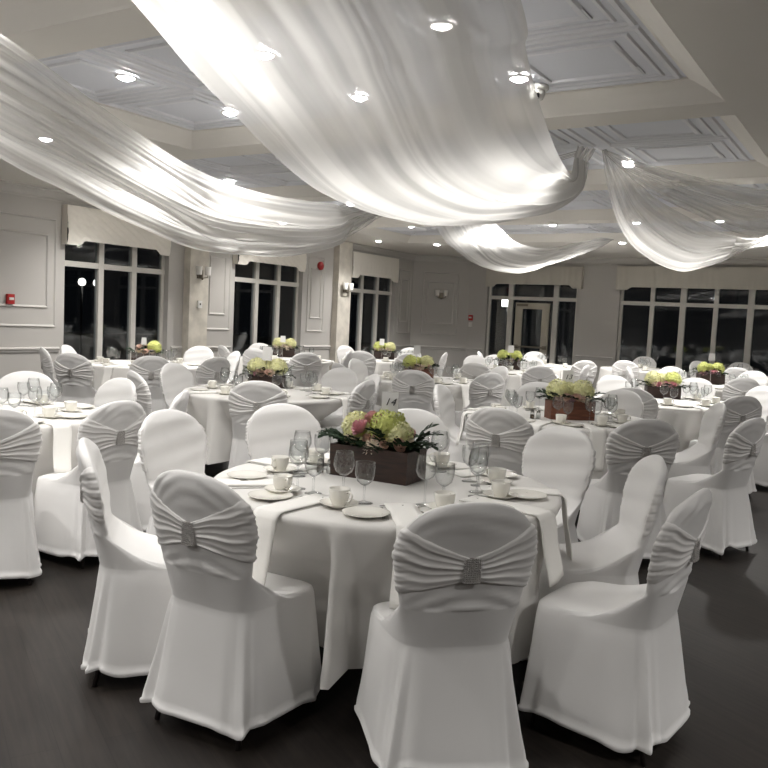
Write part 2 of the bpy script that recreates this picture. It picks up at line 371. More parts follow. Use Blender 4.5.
# ------------------------------------------------------------------ valances
def valance(name, o, u, n, u0_, u1_, z0, z1, mt, label, quilt=False, dep=.12, notch=.07, cw=.2):
    o = Vector(o); u = Vector(u); n = Vector(n); L_ = u1_-u0_; nu = int(L_/.025)+1; nz = 22
    mb = MB(); root = empty(name, tuple(o+u*((u0_+u1_)/2)+Vector((0, 0, 0))))
    root.location = (0, 0, 0)
    def low(s):
        e = min(s, L_-s)
        if e < cw*.75: return z0
        if e < cw*1.15: return z0+notch*(.5-.5*cos(pi*(e-cw*.75)/(cw*.4)))
        return z0+notch
    G = []
    for i in range(nu+1):
        s = L_*i/nu; col = []; zl = low(s)
        for j in range(nz+1):
            z = zl+(z1-zl)*j/nz
            bul = .012*sin(pi*j/nz)
            if quilt:
                e = min(s, L_-s)
                bul += .022*abs(sin((s*.6+z)*30))*min(1, e/.2)+.008*abs(sin((s-z)*30))
                bul += .03*max(0, 1-e/.45)*sin((z-z0)*9-e*14)*.6
            else: bul += .006*sin(s*45+sin(s*7)*3)*(1-.7*j/nz)
            col.append(tuple(o+u*(u0_+s)+Vector((0, 0, z))+n*(dep+bul)))
        G.append(col)
    mb.rings(G, False)
    # returns and top board
    for s in (0, L_):
        mb.add([o+u*(u0_+s)+Vector((0, 0, z))+n*dd for z in (z0, z1) for dd in (0.002, dep)], [(0, 1, 3, 2)])
    mb.add([o+u*(u0_+s)+Vector((0, 0, z1))+n*dd for s in (0, L_) for dd in (0.002, dep)], [(0, 1, 3, 2)])
    ob = mb.build(name, mt, None, True); bpy.data.objects.remove(root); tag(ob, label, 'valance'); return ob
valance('window_valance', *LW, 7.44, 9.32, 2.29, 2.83, M['valance'], 'quilted cream fabric valance above the nearest left wall window', True, cw=.26)
valance('window_valance', *LW, 10.90, 12.80, 2.29, 2.83, M['valance'], 'cream fabric valance above the middle left wall window, half behind the drape', True, cw=.26)
valance('window_valance', *LW, 14.42, 16.26, 2.29, 2.83, M['valance'], 'cream fabric valance with notched corners above the left wall window nearest the corner', False, cw=.26)
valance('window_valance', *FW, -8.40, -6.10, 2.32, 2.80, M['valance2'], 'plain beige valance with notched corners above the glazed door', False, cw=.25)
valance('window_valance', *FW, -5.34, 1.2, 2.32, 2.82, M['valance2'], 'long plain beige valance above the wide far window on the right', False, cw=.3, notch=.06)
# ------------------------------------------------------------------ wall things
def sconce(loc, rz, label, lit=False):
    r = empty('wall_sconce', loc, rz)
    MB().box(-.06, -.001, -.10, .06, .02, .04).build('backplate', M['brass'], r, False)
    a = MB(); a.tube([(-.10, .09, -.03), (-.10, .09, -.075), (0, .07, -.09), (.10, .09, -.075), (.10, .09, -.03)], .008); a.tube([(0, .01, -.07), (0, .08, -.09)], .012); a.lathe([(.0, -.12), (.022, -.11), (.012, -.09), (.0, -.08)], 10, (0, .07, 0)); a.build('arm', M['brass'], r)
    for s in (-.1, .1):
        MB().lathe([(.046, -.04), (.052, .10), (.049, .10), (.043, -.035), (.0, -.035)], 20, (s, .09, 0)).build('shade', M['shade'], r)
    tag(r, label, 'wall lamp', 'double shade wall sconces')
sconce((XL+.14, 9.97, 2.08), -pi/2, 'double shade sconce on the plaster column right of the nearest left window')
sconce((XL+.14, 14.13, 2.06), -pi/2, 'double shade sconce on the column beside the left wall window nearest the corner')
pc = Vector((XL, 17.15, 0))+du*.68+dn*.022
sconce((pc.x, pc.y, 2.10), atan2(dn.y, dn.x)-pi/2, 'double shade sconce in the moulded panel of the angled corner wall')
def boxthing(name, mb, mt, label, cat, loc):
    o = mb.build(name, mt, None, False, loc); tag(o, label, cat); return o
a = empty('fire_alarm_pull', (XL, 6.66, 1.50)); MB().box(0.002, -.05, -.065, .045, .05, .065).build('housing', M['red'], a, False); MB().box(.045, -.033, -.012, .055, .033, .022).build('handle', M['white'], a, False); tag(a, 'red fire alarm pull station on the left wall panel', 'fire alarm')
a = empty('fire_alarm_pull', (-8.79, YF, 1.58)); MB().box(-.05, -.045, -.065, .05, .0, .065).build('housing', M['red'], a, False); MB().box(-.033, -.055, -.012, .033, -.045, .022).build('handle', M['white'], a, False); tag(a, 'red fire alarm pull station on the wall left of the glazed door', 'fire alarm')
MB().box(-.045, -.03, -.215, .045, 0, -.105).build('notice_plate', M['white'], a, False)
b = MB(); b.lathe([(.075, 0), (.085, .02), (.08, .05), (.05, .065), (.0, .07)], 24); bb = b.build('fire_bell', M['red']); bb.rotation_euler = (0, pi/2, 0); bb.location = (XL+.002, 13.42, 2.45); tag(bb, 'round red fire bell high on the left wall beside the column', 'fire bell')
a = empty('thermostat', (XL+.142, 9.98, 1.56)); MB().box(0, -.045, -.06, .025, .045, .06).build('housing', M['white'], a, False); MB().box(.025, -.012, -.012, .03, .012, .02).build('dial', M['black'], a, False); tag(a, 'small white thermostat on the plaster column', 'thermostat')
# dome camera
a = empty('security_camera', (-2.26, 5.42, ZP-.014)); MB().lathe([(.075, 0), (.08, -.02), (.07, -.035), (0, -.035)], 24, cap0=True).build('mount', M['white'], a); MB().lathe([(.055, -.035), (.056, -.06), (.045, -.09), (.02, -.105), (0, -.107)], 24).build('dome', M['white'], a)
MB().lathe([(.018, -.02), (.018, .012), (0, .012)], 12, (0, 0, 0)).build('lens', M['black'], a).location = (.02, -.05, -.075)
tag(a, 'small white dome camera on the tin ceiling beside the big centre drape', 'security camera')
# glowing box on a post outside
a = empty('terrace_glow', (-8.62, 19.6, 2.02)); MB().box(-.12, -.10, -.11, .12, .10, .11).build('glow_body', mat('outside_glow', (.9, .85, .75), .5, emit=(1, .93, .82), estr=6), a, False); MB().tube([(0, 0, -2.3), (0, 0, -.11)], .03).build('post', M['black'], a); tag(a, 'glowing box on a post outside, seen through the glass left of the door', 'outdoor lamp')

for i_, (qx, qy, lb) in enumerate(((82, 282, 'glowing globe outside, left one seen through the nearest left window'), (97, 283, 'glowing globe outside, right one seen through the nearest left window'))):
    q = W(qx, qy, X=-12.5); a = empty('garden_glow', (q.x, q.y, q.z)); MB().lathe([(0, -.07), (.05, -.05), (.07, 0), (.05, .05), (0, .07)], 16).build('globe', bpy.data.materials['outside_glow'], a); MB().tube([(0, 0, -q.z-.25), (0, 0, -.06)], .02).build('post', M['black'], a); tag(a, lb, 'outdoor lamp', 'glowing globes outside')  # two glowing globes on posts beyond the glass
# ------------------------------------------------------------------ recessed lights
em = mat('lamp_glow', (1, 1, 1), .5, emit=(1, .975, .93), estr=110)
P_ = []
for yy in (4.12, 5.2):
    for xx in (-4.85, -3.57, -2.30): P_.append((xx, yy, ZP, (.62 if xx < -4 else .34)))
for yy in (1.1, 2.2):
    for xx in (-4.85, -3.57, -2.30): P_.append((xx, yy, ZP, .8 if xx < -4 else .38))
P_ += [(-7.43, 8.0, ZP, 1), (-7.51, 12.71, ZP, 1), (-4.97, 12.9, ZP, 1.4), (-3.6, 12.8, ZP, 1.6), (-7.0, 10.1, ZP, 1), (-4.6, 10.1, ZP, 1.3), (-2.4, 12.8, ZP, 1.5), (-1.45, 9.3, ZP, 2.), (-2.45, 8.3, ZP, .45)]  # last lamp is added to brighten the right drape
P_ += [(-6.89, 4.94, ZS, .6), (-8.07, 7.34, ZS, .8), (-8.07, 14.7, ZS, 1.5), (-4.33, 14.62, ZS, 1.3), (-6.77, 14.62, ZS, 1.6), (-7.4, 2.5, ZS, .5), (-9.0, 11.0, ZS, 1), (-8.9, 4.4, ZS, .6), (-1.4, 14.6, ZS, 1.3)]
for yy in (-3.5, 1.6, 4.5, 7.3, 10.1, 13.0):
    for xx in (2.0, 4.3): P_.append((xx, yy, ZP, 1.9 if yy > 1 else .9))  # unseen lamps right of view, added for lighting
P_ += [(xx, yy, ZP, .6) for yy in (-4.6, -3.4, -2., -.8) for xx in (-4.85, -3.2, -1.6)]+[(-8.6, -.5, ZS, .6), (-7.4, -3, ZS, .6), (-9.0, 7.6, ZS, .8), (-9.0, 14., ZS, .8)]  # fill lamps added behind the camera and near the left wall
lamp = empty('ceiling_light'); MB().lathe([(.075, .0), (.078, -.012), (.062, -.014), (.055, -.004), (.055, 0)], 24).build('trim_ring', M['white'], lamp); MB().lathe([(.055, -.004), (.047, -.018), (.028, -.028), (0, -.031)], 20).build('lens', em, lamp); remember(lamp)
vis = {(-4.85, 4.12): 'seen bare on the tin panel at upper left', (-3.57, 4.12): 'glowing through the left part of the big centre drape', (-2.3, 4.12): 'glowing through the top of the big centre drape', (-4.85, 5.2): 'at the left edge of the big centre drape', (-3.57, 5.2): 'glowing through the middle of the big centre drape', (-2.3, 5.2): 'at the right edge of the big centre drape', (-6.89, 4.94): 'glowing through the left drape near the frame edge',
 (-8.07, 7.34): 'glowing through the lower left drape', (-7.43, 8.0): 'seen bare above the left drape end', (-7.51, 12.71): 'on the far tin panel left of the small far drape', (-8.07, 14.7): 'in the soffit above the angled corner wall', (-4.97, 12.9): 'on the far tin panel above the glazed door', (-4.33, 14.62): 'in the far soffit beside the far drape end', (-3.6, 12.8): 'glowing through the right drape', (-6.77, 14.62): 'glowing through the small far drape'}
for i, (x, y, z, k) in enumerate(P_):
    rows = sorted({q[1] for q in P_}); row = sorted(q[0] for q in P_ if q[1] == y)
    lab = 'recessed ceiling light '+vis.get((x, y), 'in row %d from back wall, place %d from left wall' % (rows.index(y)+1, row.index(x)+1))  # unlisted lamps include the added fill ones
    inst(lamp, (x, y, z-(.012 if z == ZP else 0)), 0, lab, 'ceiling light', 'recessed ceiling lights')
    L = bpy.data.lights.new('spot', 'SPOT'); L.energy = 124*k; L.color = (1, .975, .94); L.spot_size = radians(134); L.spot_blend = .9; L.shadow_soft_size = .06
    lo = bpy.data.objects.new('spot', L); C.objects.link(lo); lo.location = (x, y, z-.12)

# ------------------------------------------------------------------ draped voile
def catmull(P, n):
    out = []; m_ = len(P)
    for i in range(n+1):
        t = i/n*(m_-1); k = min(int(t), m_-2); f = t-k
        p0, p1, p2, p3 = P[max(k-1, 0)], P[k], P[k+1], P[min(k+2, m_-1)]
        out.append(.5*((2*p1)+(-p0+p2)*f+(2*p0-5*p1+4*p2-p3)*f*f+(-p0+3*p1-3*p2+p3)*f**3))
    return out
def drape(label, A, B, seed, sag=.12, amp=.035, nf=9):
    """A, B: the two long edges as lists of world points; sheet sags between them and carries running folds"""
    NS, NU = 130, 110; EA = catmull(A, NS); EB = catmull(B, NS); rnd = random.Random(seed)
    ph = [rnd.uniform(0, 6.28) for _ in range(6)]; fr = [rnd.uniform(.8, 1.2) for _ in range(6)]
    V = []; UV = []
    for i in range(NS+1):
        s = i/NS; a, b = EA[i], EB[i]; w = (b-a).length
        t = (EA[min(i+1, NS)]+EB[min(i+1, NS)]-EA[max(i-1, 0)]-EB[max(i-1, 0)]).normalized()
        ac = (b-a).normalized() if w > 1e-5 else Vector((1, 0, 0)); nn = ac.cross(t)
        if nn.length < 1e-4: nn = Vector((0, 0, 1))
        nn.normalize()
        if nn.z > 0: nn = -nn
        for j in range(NU+1):
            u = j/NU; q = u+.035*sin(2*pi*u*2+ph[0]+s*1.5)*sin(pi*u)
            p = a.lerp(b, min(1, max(0, q)))
            am = amp*min(1, .06+w/1.2)*(.55+.45*sin(s*4+ph[1]))
            g = sin(2*pi*nf*(u+.05*sin(s*3+ph[2]))+ph[3])
            g2 = sin(2*pi*nf*.43*fr[1]*(u+.08*sin(s*2+ph[4]))+ph[5]+s*1.1)
            fold = (1-abs(g)**.7)*am*(.5+.5*g2)+am*.9*g2+am*.10*sin(2*pi*nf*2.7*u+s*5+ph[1])
            p = p+nn*(sag*w*sin(pi*u)*.55+fold*sin(pi*min(1, max(.02, u*1.0)))**.35)
            V.append(p); UV.append((u, s))
    n = NU+1; fs = [(i*n+j, i*n+j+1, (i+1)*n+j+1, (i+1)*n+j) for i in range(NS) for j in range(NU)]
    me = bpy.data.meshes.new('ceiling_drape'); me.from_pydata([tuple(v) for v in V], [], fs); uvl = me.uv_layers.new(name='UVMap')
    for lp in me.loops: uvl.data[lp.index].uv = UV[lp.vertex_index]
    me.polygons.foreach_set('use_smooth', [True]*len(me.polygons)); me.materials.append(M['sheer'])
    o = bpy.data.objects.new('ceiling_drape', me); C.objects.link(o); tag(o, label, 'drape', 'white voile swags under the ceiling'); return o
def pts(L_): return [W(*p[:2], z=p[2]) if len(p) == 3 else Vector(p[1:]) for p in L_]
H1, H2 = W(590, 148, z=3.09), W(612, 240, z=2.97)
drape('widest white voile swag sweeping down the centre of the ceiling',
      pts([(0, -1.30, -.3, 3.08), (0, -1.75, .55, 2.75), (130, 0, 2.5), (217, 98, 2.36), (318, 191, 2.25), (402, 221, 2.22), (470, 222, 2.30), (525, 211, 2.5), (566, 189, 2.76), (585, 168, 2.93)])+[H1+Vector((.05, .02, 0))],
      pts([(0, -1.25, -.3, 3.08), (0, -.75, .9, 2.75), (521, 0, 2.5), (526, 50, 2.44), (540, 105, 2.40), (552, 140, 2.42), (560, 158, 2.48), (566, 168, 2.57), (571, 174, 2.68), (574, 160, 2.92)])+[H1+Vector((-.10, -.04, .02))], 3, .10, .075, 7)
drape('long white voile swag crossing the upper left, ending behind the centre swag',
      pts([(0, -3.6, .2, 3.08), (0, -3.3, 1.0, 2.9), (0, 32, 2.75), (95, 102, 2.65), (190, 166, 2.55), (260, 193, 2.45), (330, 204, 2.42), (372, 204, 2.6)])+[H1+Vector((-.04, 0, 0))],
      pts([(0, -3.7, .2, 3.05), (0, -4.0, 1.6, 2.6), (0, 157, 2.3), (60, 188, 2.2), (130, 223, 2.1), (200, 249, 2.05), (272, 254, 2.05), (335, 245, 2.2), (376, 219, 2.5)])+[H1+Vector((-.04, .04, -.03))], 8, .06, .055, 7)
drape('small far white voile swag hanging in front of the door valance',
      pts([(400, 185, 3.08), (428, 213, 2.8), (448, 244, 2.53), (482, 267, 2.4), (518, 272, 2.38), (551, 262, 2.5), (584, 253, 2.66), (600, 246, 2.86)])+[H2],
      pts([(420, 183, 3.08), (478, 208, 2.88), (500, 228, 2.7), (516, 242, 2.58), (540, 248, 2.55), (562, 246, 2.63), (584, 241, 2.8), (600, 238, 2.92)])+[H2+Vector((.03, .03, .02))], 12, .05, .05, 8)
drape('bright white voile swag on the right dipping lowest over the far tables',
      pts([(602, 150, 3.06), (607, 185, 2.8), (620, 227, 2.45), (641, 253, 2.25), (677, 270, 2.12), (715, 264, 2.15), (745, 250, 2.3), (775, 235, 2.5), (830, 200, 3.05)]),
      pts([(606, 149, 3.08), (627, 172, 2.9), (650, 194, 2.65), (677, 211, 2.5), (705, 225, 2.42), (730, 234, 2.42), (750, 238, 2.45), (778, 232, 2.6), (832, 198, 3.07)]), 21, .05, .05, 8)
drape('dimmer white voile swag stretching out of frame at the right edge',
      pts([(606, 150, 3.08), (637, 161, 2.95), (677, 172, 2.8), (725, 183, 2.68), (768, 190, 2.6), (830, 190, 2.6), (900, 160, 2.8), (980, 110, 3.05)]),
      pts([(603, 152, 3.05), (630, 178, 2.8), (655, 195, 2.65), (697, 215, 2.4), (745, 235, 2.25), (810, 235, 2.25), (890, 190, 2.6), (978, 114, 3.04)]), 30, .05, .045, 6)
drape('grey looking voile swag behind the left swag, rising to the centre',
      pts([(150, 230, 2.9), (215, 238, 2.5), (270, 235, 2.4), (320, 215, 2.45), (345, 203, 2.6), (380, 180, 2.9), (405, 165, 3.08)]),
      pts([(150, 234, 2.85), (210, 247, 2.35), (262, 256, 2.2), (310, 252, 2.2), (350, 236, 2.3), (385, 210, 2.6), (407, 168, 3.05)]), 40, .05, .03, 6)

# ------------------------------------------------------------------ chair
def spow(c, p): return (1 if c >= 0 else -1)*abs(c)**p
def hw(z):      # half width of the back at height z
    b = .186+.042*min(1, max(0, (z-.52)/.24))
    if z > .775: b *= max(0., 1-((z-.775)/.178)**2.25)**(1/2.25)
    return b
def yc(z): return -.212-.088*((z-.50)/.45)**1.15 if z > .5 else -.212
def back_ring(th, z, off=0.):
    """th: 0=+x, pi/2=front(+y); returns point on the back shell"""
    a = hw(z)+off; t = .030*min(1, (max(0, .953-z)/.05)**.5)+off
    x = a*spow(cos(th), .62); y = yc(z)+t*spow(sin(th), .75)+.035*(abs(x)/.22)**2
    return x, y
def make_chair(seed):
    rnd = random.Random(seed); ph = [rnd.uniform(0, 6.28) for _ in range(8)]
    N = 168; T = [2*pi*j/N for j in range(N)]; R = []
    def foot(th, z, a, bf, br):
        c, s = cos(th), sin(th); x = a*spow(c, .40); y = (bf if s > 0 else br)*spow(s, .40)
        k = max(0., 1-z/.46); rear = max(0., -s)**.5
        x *= 1-.13*rear*(1-k)**1.3-.03*max(0, s)*(1-k)
        corner = abs(sin(2*th))**3
        fold = .012*sin(7*th+ph[0])+.008*sin(12*th+ph[1])
        rr = 1+k*(.035*corner+fold*1.9+.012*sin(17*th+ph[7]))
        for sg in (-1, 1):   # loose flap of cloth at each rear corner, with a crease beside it
            t0 = -pi/2+sg*.80; d = (th-t0+pi) % (2*pi)-pi
            rr += .070*k**.85*exp(-(d/.085)**2)-.030*k**.6*exp(-((d-sg*.20)/.07)**2)-.030*k**.6*exp(-((d+sg*.22)/.08)**2)
            t0 = pi/2+sg*.80; d = (th-t0+pi) % (2*pi)-pi
            rr += .030*k**.9*exp(-(d/.10)**2)
        rr += .012*noise.noise(Vector((cos(th)*3+seed, sin(th)*3, z*5)))*min(1, k*3)
        return x*rr, y*rr
    for z, a, bf, br in ((.062, .248, .254, .270), (.069, .2505, .2565, .2725), (.080, .2505, .2565, .2725), (.084, .2455, .2515, .2675), (.11, .244, .251, .266), (.17, .238, .247, .257), (.25, .232, .243, .247), (.33, .227, .239, .237), (.40, .222, .235, .228), (.44, .219, .232, .222), (.463, .213, .228, .219)):
        ring = []
        for th in T:
            x, y = foot(th, z, a, bf, br); zz = z
            if z < .3:
                w = (1-z/.3); zz += w*(.030*sin(2*th*2+pi+ph[2]*.2)*.6+.007*sin(9*th+ph[3])+.010*sin(5*th+ph[5])-.018*abs(sin(2*th))**4+.012)
            ring.append((x, y, zz))
        R.append(ring)
    S = R[-1]; zB = .60
    for t in (.04, .12, .22, .34, .46, .58, .68, .77, .85, .92, .97):
        ring = []
        for k, th in enumerate(T):
            sx, sy, sz = S[k]; bx, by = back_ring(th, zB); fr = max(0, sin(th)); side = abs(cos(th))
            p = 1+4.5*fr**.6; zt = .463+.014*min(1, t/.12)*(1 if fr > .15 else .3)
            z = zt+(zB-zt)*t**p
            x = sx+(bx-sx)*t; y = sy+(by-sy)*t
            if fr > .1: z += .006*sin(pi*t)
            ring.append((x, y, z))
        R.append(ring)
    for i in range(0, 30):
        q = i/29; z = zB+(.953-zB)*(q if q < .5 else .5+.5*sin((q-.5)/.5*pi/2)*1.0)
        z = min(z, .9525); ring = []
        for th in T:
            x, y = back_ring(th, z)
            s = sin(th)
            if s < -.2:     # sagging folds above the sash and below it
                e = (x/.22)
                arch = z+.10*e*e-.03*e
                if z > .80: y += -.0045*(abs(sin((arch*60+ph[4]+1.6*sin(x*12+ph[2]))))**1.6-.4)*min(1, (z-.80)/.03)*min(1, (.95-z)/.04)*(1-abs(e)**3*.8)
                elif z < .66: y += -.004*sin(arch*110+ph[5]+e*2)*(1-abs(e)**3)
            if s < -.2: y += .006*noise.noise(Vector((x*9+seed, z*13, 0)))*(1-abs(e)**3)
            elif s > .3: y += .0025*sin(z*60+ph[6]+x*9)
            ring.append((x, y, z))
        R.append(ring)
    root = empty('banquet_chair')
    mb = MB(); mb.rings(R, True, False, True); mb.build('chair_cover', M['cover'], root)
    # sash : gathered band over the rear, converging under the buckle
    NU, NV = 92, 44; G = []
    for i in range(NU+1):
        u = -1.12+2.24*i/NU; au = abs(u); ue = min(1, au)
        if au <= 1: th = -acos(min(1, ue**(1/.62)))
        else: th = (au-1)*2.2
        if u < 0: th = pi-th
        h = .072+.150*ue**1.05; zc = .737+.022*ue+.006*u; col = []
        for j in range(NV+1):
            v = j/NV; z = zc+h*(v-.5)
            x, y = back_ring(th, z, 0); nx, ny = cos(th)*.8, sin(th)
            sp = v+.05*sin(4*u+ph[7])*ue+.03*sin(9*u+ph[3])*ue
            w = 1-abs(sin(pi*6*sp+ph[1]))**.8; w2 = 1-abs(sin(pi*2.5*sp+ph[4]))
            edge = min(1, v/.05, (1-v)/.05)
            am = .0085*(.45+.55*min(1, ue*1.6))*(1-.35*ue)
            off = .0035+am*(.9*w+.8*w2)*edge
            if ue > .78: off += .0055*((ue-.78)/.22)*abs(sin(pi*12*v+ph[2]+ue*3))*edge
            if au < .13: off = .008
            if edge < .01: off = -.001
            if au > 1.10: off = -.003
            col.append((x+nx*off, y+ny*off, z))
        G.append(col)
    sm = MB(); sm.rings(G, False); sh = sm.build('sash', M['sash'], root)
    # buckle
    bk = MB(); nb, mbk = 8, 12
    y0 = back_ring(-pi/2, .735)[1]
    BG = []
    for i in range(nb*2+1):
        x = -.028+.056*i/(nb*2); col = []
        for j in range(mbk*2+1):
            z = .737-.040+.080*j/(mbk*2); col.append((x, y0-.0115-.006*cos(x/.030*1.3)-.0028*((i % 2)*(j % 2)), z))
        BG.append(col)
    bk.rings(BG, False)
    bk.box(-.028, y0-.0125, .697, .028, y0+.003, .777); bk.build('buckle', M['buckle'], sh, False)
    for sx in (-1, 1):
        MB().tube([(sx*.165, -.17, .42), (sx*.180, -.20, .12), (sx*.190, -.225, 0)], [.014, .012, .010], 8).build('leg', M['leg'], root)
        MB().tube([(sx*.165, .17, .42), (sx*.180, .185, .12), (sx*.188, .198, 0)], [.014, .012, .010], 8).build('leg', M['leg'], root)
    remember(root); return root
CH = [make_chair(s) for s in (1, 2, 5)]

# ------------------------------------------------------------------ tableware prototypes (bottom at z=0)
def proto_plate():
    o = MB().lathe([(0, .002), (.045, .002), (.05, 0), (.055, .004), (.088, .014), (.090, .0165), (.087, .0165), (.056, .0075), (.0, .0065)], 40).build('side_plate', M['china']); return o
def proto_saucer(): return MB().lathe([(0, .002), (.035, .002), (.04, 0), (.045, .005), (.074, .018), (.076, .020), (.073, .020), (.045, .009), (.03, .0065), (0, .0065)], 36).build('saucer', M['china'])
def proto_cup():
    r = empty('coffee_cup'); MB().lathe([(0, .003), (.022, .003), (.024, 0), (.027, .004), (.030, .010), (.038, .030), (.0405, .055), (.042, .066), (.0405, .067), (.037, .035), (.028, .012), (0, .009)], 32).build('bowl', M['china'], r)
    MB().tube([(.038, 0, .054), (.052, 0, .060), (.064, 0, .050), (.064, 0, .034), (.052, 0, .020), (.035, 0, .019)], .0042, 8).build('handle', M['china'], r)
    remember(r); return r
def proto_wine(name, s, bw, bh, st, straight=0):
    r = empty(name)
    P = [(0, st-.002)]
    if straight: Pr = [(bw*.35, st+.004), (bw*.8, st+bh*.2), (bw, st+bh*.5), (bw*1.02, st+bh*.8), (bw*.98, st+bh)]
    else: Pr = [(bw*.35, st+.005), (bw*.75, st+bh*.18), (bw, st+bh*.42), (bw*.97, st+bh*.65), (bw*.80, st+bh)]
    MB().lathe(P+Pr+[(Pr[-1][0]-.0012, Pr[-1][1])]+[(q-.0015, z) for q, z in reversed(Pr[:-1])]+[(0, st+.003)], 28).build('bowl', M['glass'], r)
    MB().lathe([(0, 0), (.036, 0), (.036, .0015), (.012, .005), (.0045, .012), (.0038, st*.6), (.006, st), (0, st+.001)], 24).build('stem', M['glass'], r)
    remember(r); return r
def flat(outline, z0, z1): 
    mb = MB(); n = len(outline); mb.add([(x, y, z0) for x, y in outline]+[(x, y, z1) for x, y in outline], [tuple(range(n)), tuple(range(2*n-1, n-1, -1))]+[(i, (i+1) % n, n+(i+1) % n, n+i) for i in range(n)]); return mb
def proto_knife():
    mb = flat([(-.004, -.10), (.004, -.10), (.005, -.02), (.004, 0), (.009, .03), (.009, .09), (.003, .115), (-.004, .117), (-.004, 0)], 0, .003); return mb.build('knife', M['steel'], None, False)
def proto_fork():
    o = [(-.005, -.095), (.005, -.095), (.003, 0), (.010, .035), (.011, .09)]
    for t in (.0075, .0045, .0015, -.0015, -.0045, -.0075): pass
    o += [(.008, .09), (.0075, .05), (.005, .05), (.0045, .09), (.0015, .09), (.001, .05), (-.001, .05), (-.0015, .09), (-.0045, .09), (-.005, .05), (-.0075, .05), (-.008, .09), (-.011, .09), (-.010, .035), (-.003, 0)]
    mb = flat(o, .001, .0035); mb.v = [(x, y, z+.006*sin(max(0, y)/.09*pi)) for x, y, z in mb.v]; return mb.build('fork', M['steel'], None, False)
def proto_spoon():
    G = []
    for i in range(17):
        y = -.09+.165*i/16; t = max(0, (y-.02)/.055); w = .0035+.0015*(i < 3) if y < .02 else .0165*sqrt(max(.02, 1-(t*2-1)**2))
        G.append([(w*q, y, .004+(-.006*(1-q*q)*sin(pi*t) if 0 < t < 1 else 0)+.004*(1-abs(y)/.1)) for q in (-1, -.5, 0, .5, 1)])
    mb = MB(); mb.rings(G, False); return mb.build('spoon', M['steel'])
def proto_napkin(hang, w, seed, rim=.775):
    """folded linen runner lying from r=.47 to the rim along -y and hanging over; origin at the table centre height"""
    rnd = random.Random(seed); mb = MB(); G = []; path = []
    for y in (.42, .50, .58, .66, .73, .757): path.append((y, .004))
    for k in range(1, 5): t = k/4*pi/2; path.append((.757+.028*sin(t), .004-.024*(1-cos(t))))
    for k in range(1, 9): path.append((.786+.040*k/8+.003*sin(k*.8+seed), -.02-hang*k/8))
    sk = rnd.uniform(-.03, .03)
    for i, (r, z) in enumerate(path):
        k = max(0, -z)/hang; row = []
        for side in (0, 1):
            for q in ((-1, -.6, -.2, .2, .6, 1) if side == 0 else (1, .6, .2, -.2, -.6, -1)):
                flat_ = z >= -.01; d_ = .006 if side == 0 else 0.
                ww = w/2*(1-.06*k); rr = r+(0 if flat_ else d_)+.004*sin(q*3+seed)*k; zz = z+(d_ if flat_ else 0)+(.010*q*k*(1 if sk > 0 else -1))
                row.append((q*ww+sk*k, -rr, zz))
        G.append(row)
    mb.rings(G, True, True, True); return mb.build('napkin', M['napkin'])
PL, SA, CU, KN, FK, SP = proto_plate(), proto_saucer(), proto_cup(), proto_knife(), proto_fork(), proto_spoon()
WG = proto_wine('wine_glass', 1, .043, .100, .098); GO = proto_wine('water_goblet', 1, .040, .095, .070, 1)
NK = [proto_napkin(.26, .125, 1), proto_napkin(.24, .13, 2), proto_napkin(.28, .12, 3)]
def shaker(fillm):
    r = empty('shaker'); MB().lathe([(.017, 0), (.019, .01), (.016, .045), (.013, .052), (.011, .052), (.014, .044), (.017, .01), (.015, .002), (0, .002)], 16).build('jar', M['glass'], r)
    MB().lathe([(0, .003), (.0155, .004), (.0145, .034), (0, .036)], 14).build('contents', fillm, r)
    MB().lathe([(.0145, .048), (.015, .062), (.010, .069), (0, .070)], 16).build('cap', M['steel'], r); remember(r); return r
SALT, PEP = shaker(M['salt']), shaker(M['pepper']); SALT.name = 'salt_shaker'; PEP.name = 'pepper_shaker'
KIDS['salt_shaker'] = [o for o in bpy.data.objects if o.parent == SALT]; KIDS['pepper_shaker'] = [o for o in bpy.data.objects if o.parent == PEP]

# ------------------------------------------------------------------ flowers
def orient(mb, c, dir_):
    """take mesh built along +z and move it to c pointing along dir_"""
    q = Vector((0, 0, 1)).rotation_difference(Vector(dir_)); return [tuple(q @ Vector(v)+Vector(c)) for v in mb.v]
def hydrangea(seed, r=.06):
    rnd = random.Random(seed); mb = MB(); mb.lathe([(0, -.7*r), (.5*r, -.5*r), (.72*r, -.1*r), (.62*r, .35*r), (.35*r, .62*r), (0, .7*r)], 12)
    n = 120
    for k in range(n):
        zz = 1-1.75*(k+.5)/n; ph = k*2.39996; rr = sqrt(max(0, 1-zz*zz)); d = Vector((rr*cos(ph), rr*sin(ph), zz)); c = d*r*rnd.uniform(.92, 1.06)
        q = Vector((0, 0, 1)).rotation_difference((d+Vector([rnd.uniform(-.25, .25) for _ in range(3)])).normalized()); a0 = rnd.uniform(0, 1.57); s = r*.25
        vs = [q @ Vector((0, 0, 0))+c]; fs = []
        for p in range(4):
            a = a0+p*pi/2
            for da, l, h in ((-.55, .75, .12), (0, 1.05, .22), (.55, .75, .12)):
                vs.append(q @ Vector((cos(a+da)*l*s, sin(a+da)*l*s, h*s+.002))+c)
            b = 1+p*3; fs.append((0, b, b+1, b+2))
        mb.add(vs, fs)
    return mb
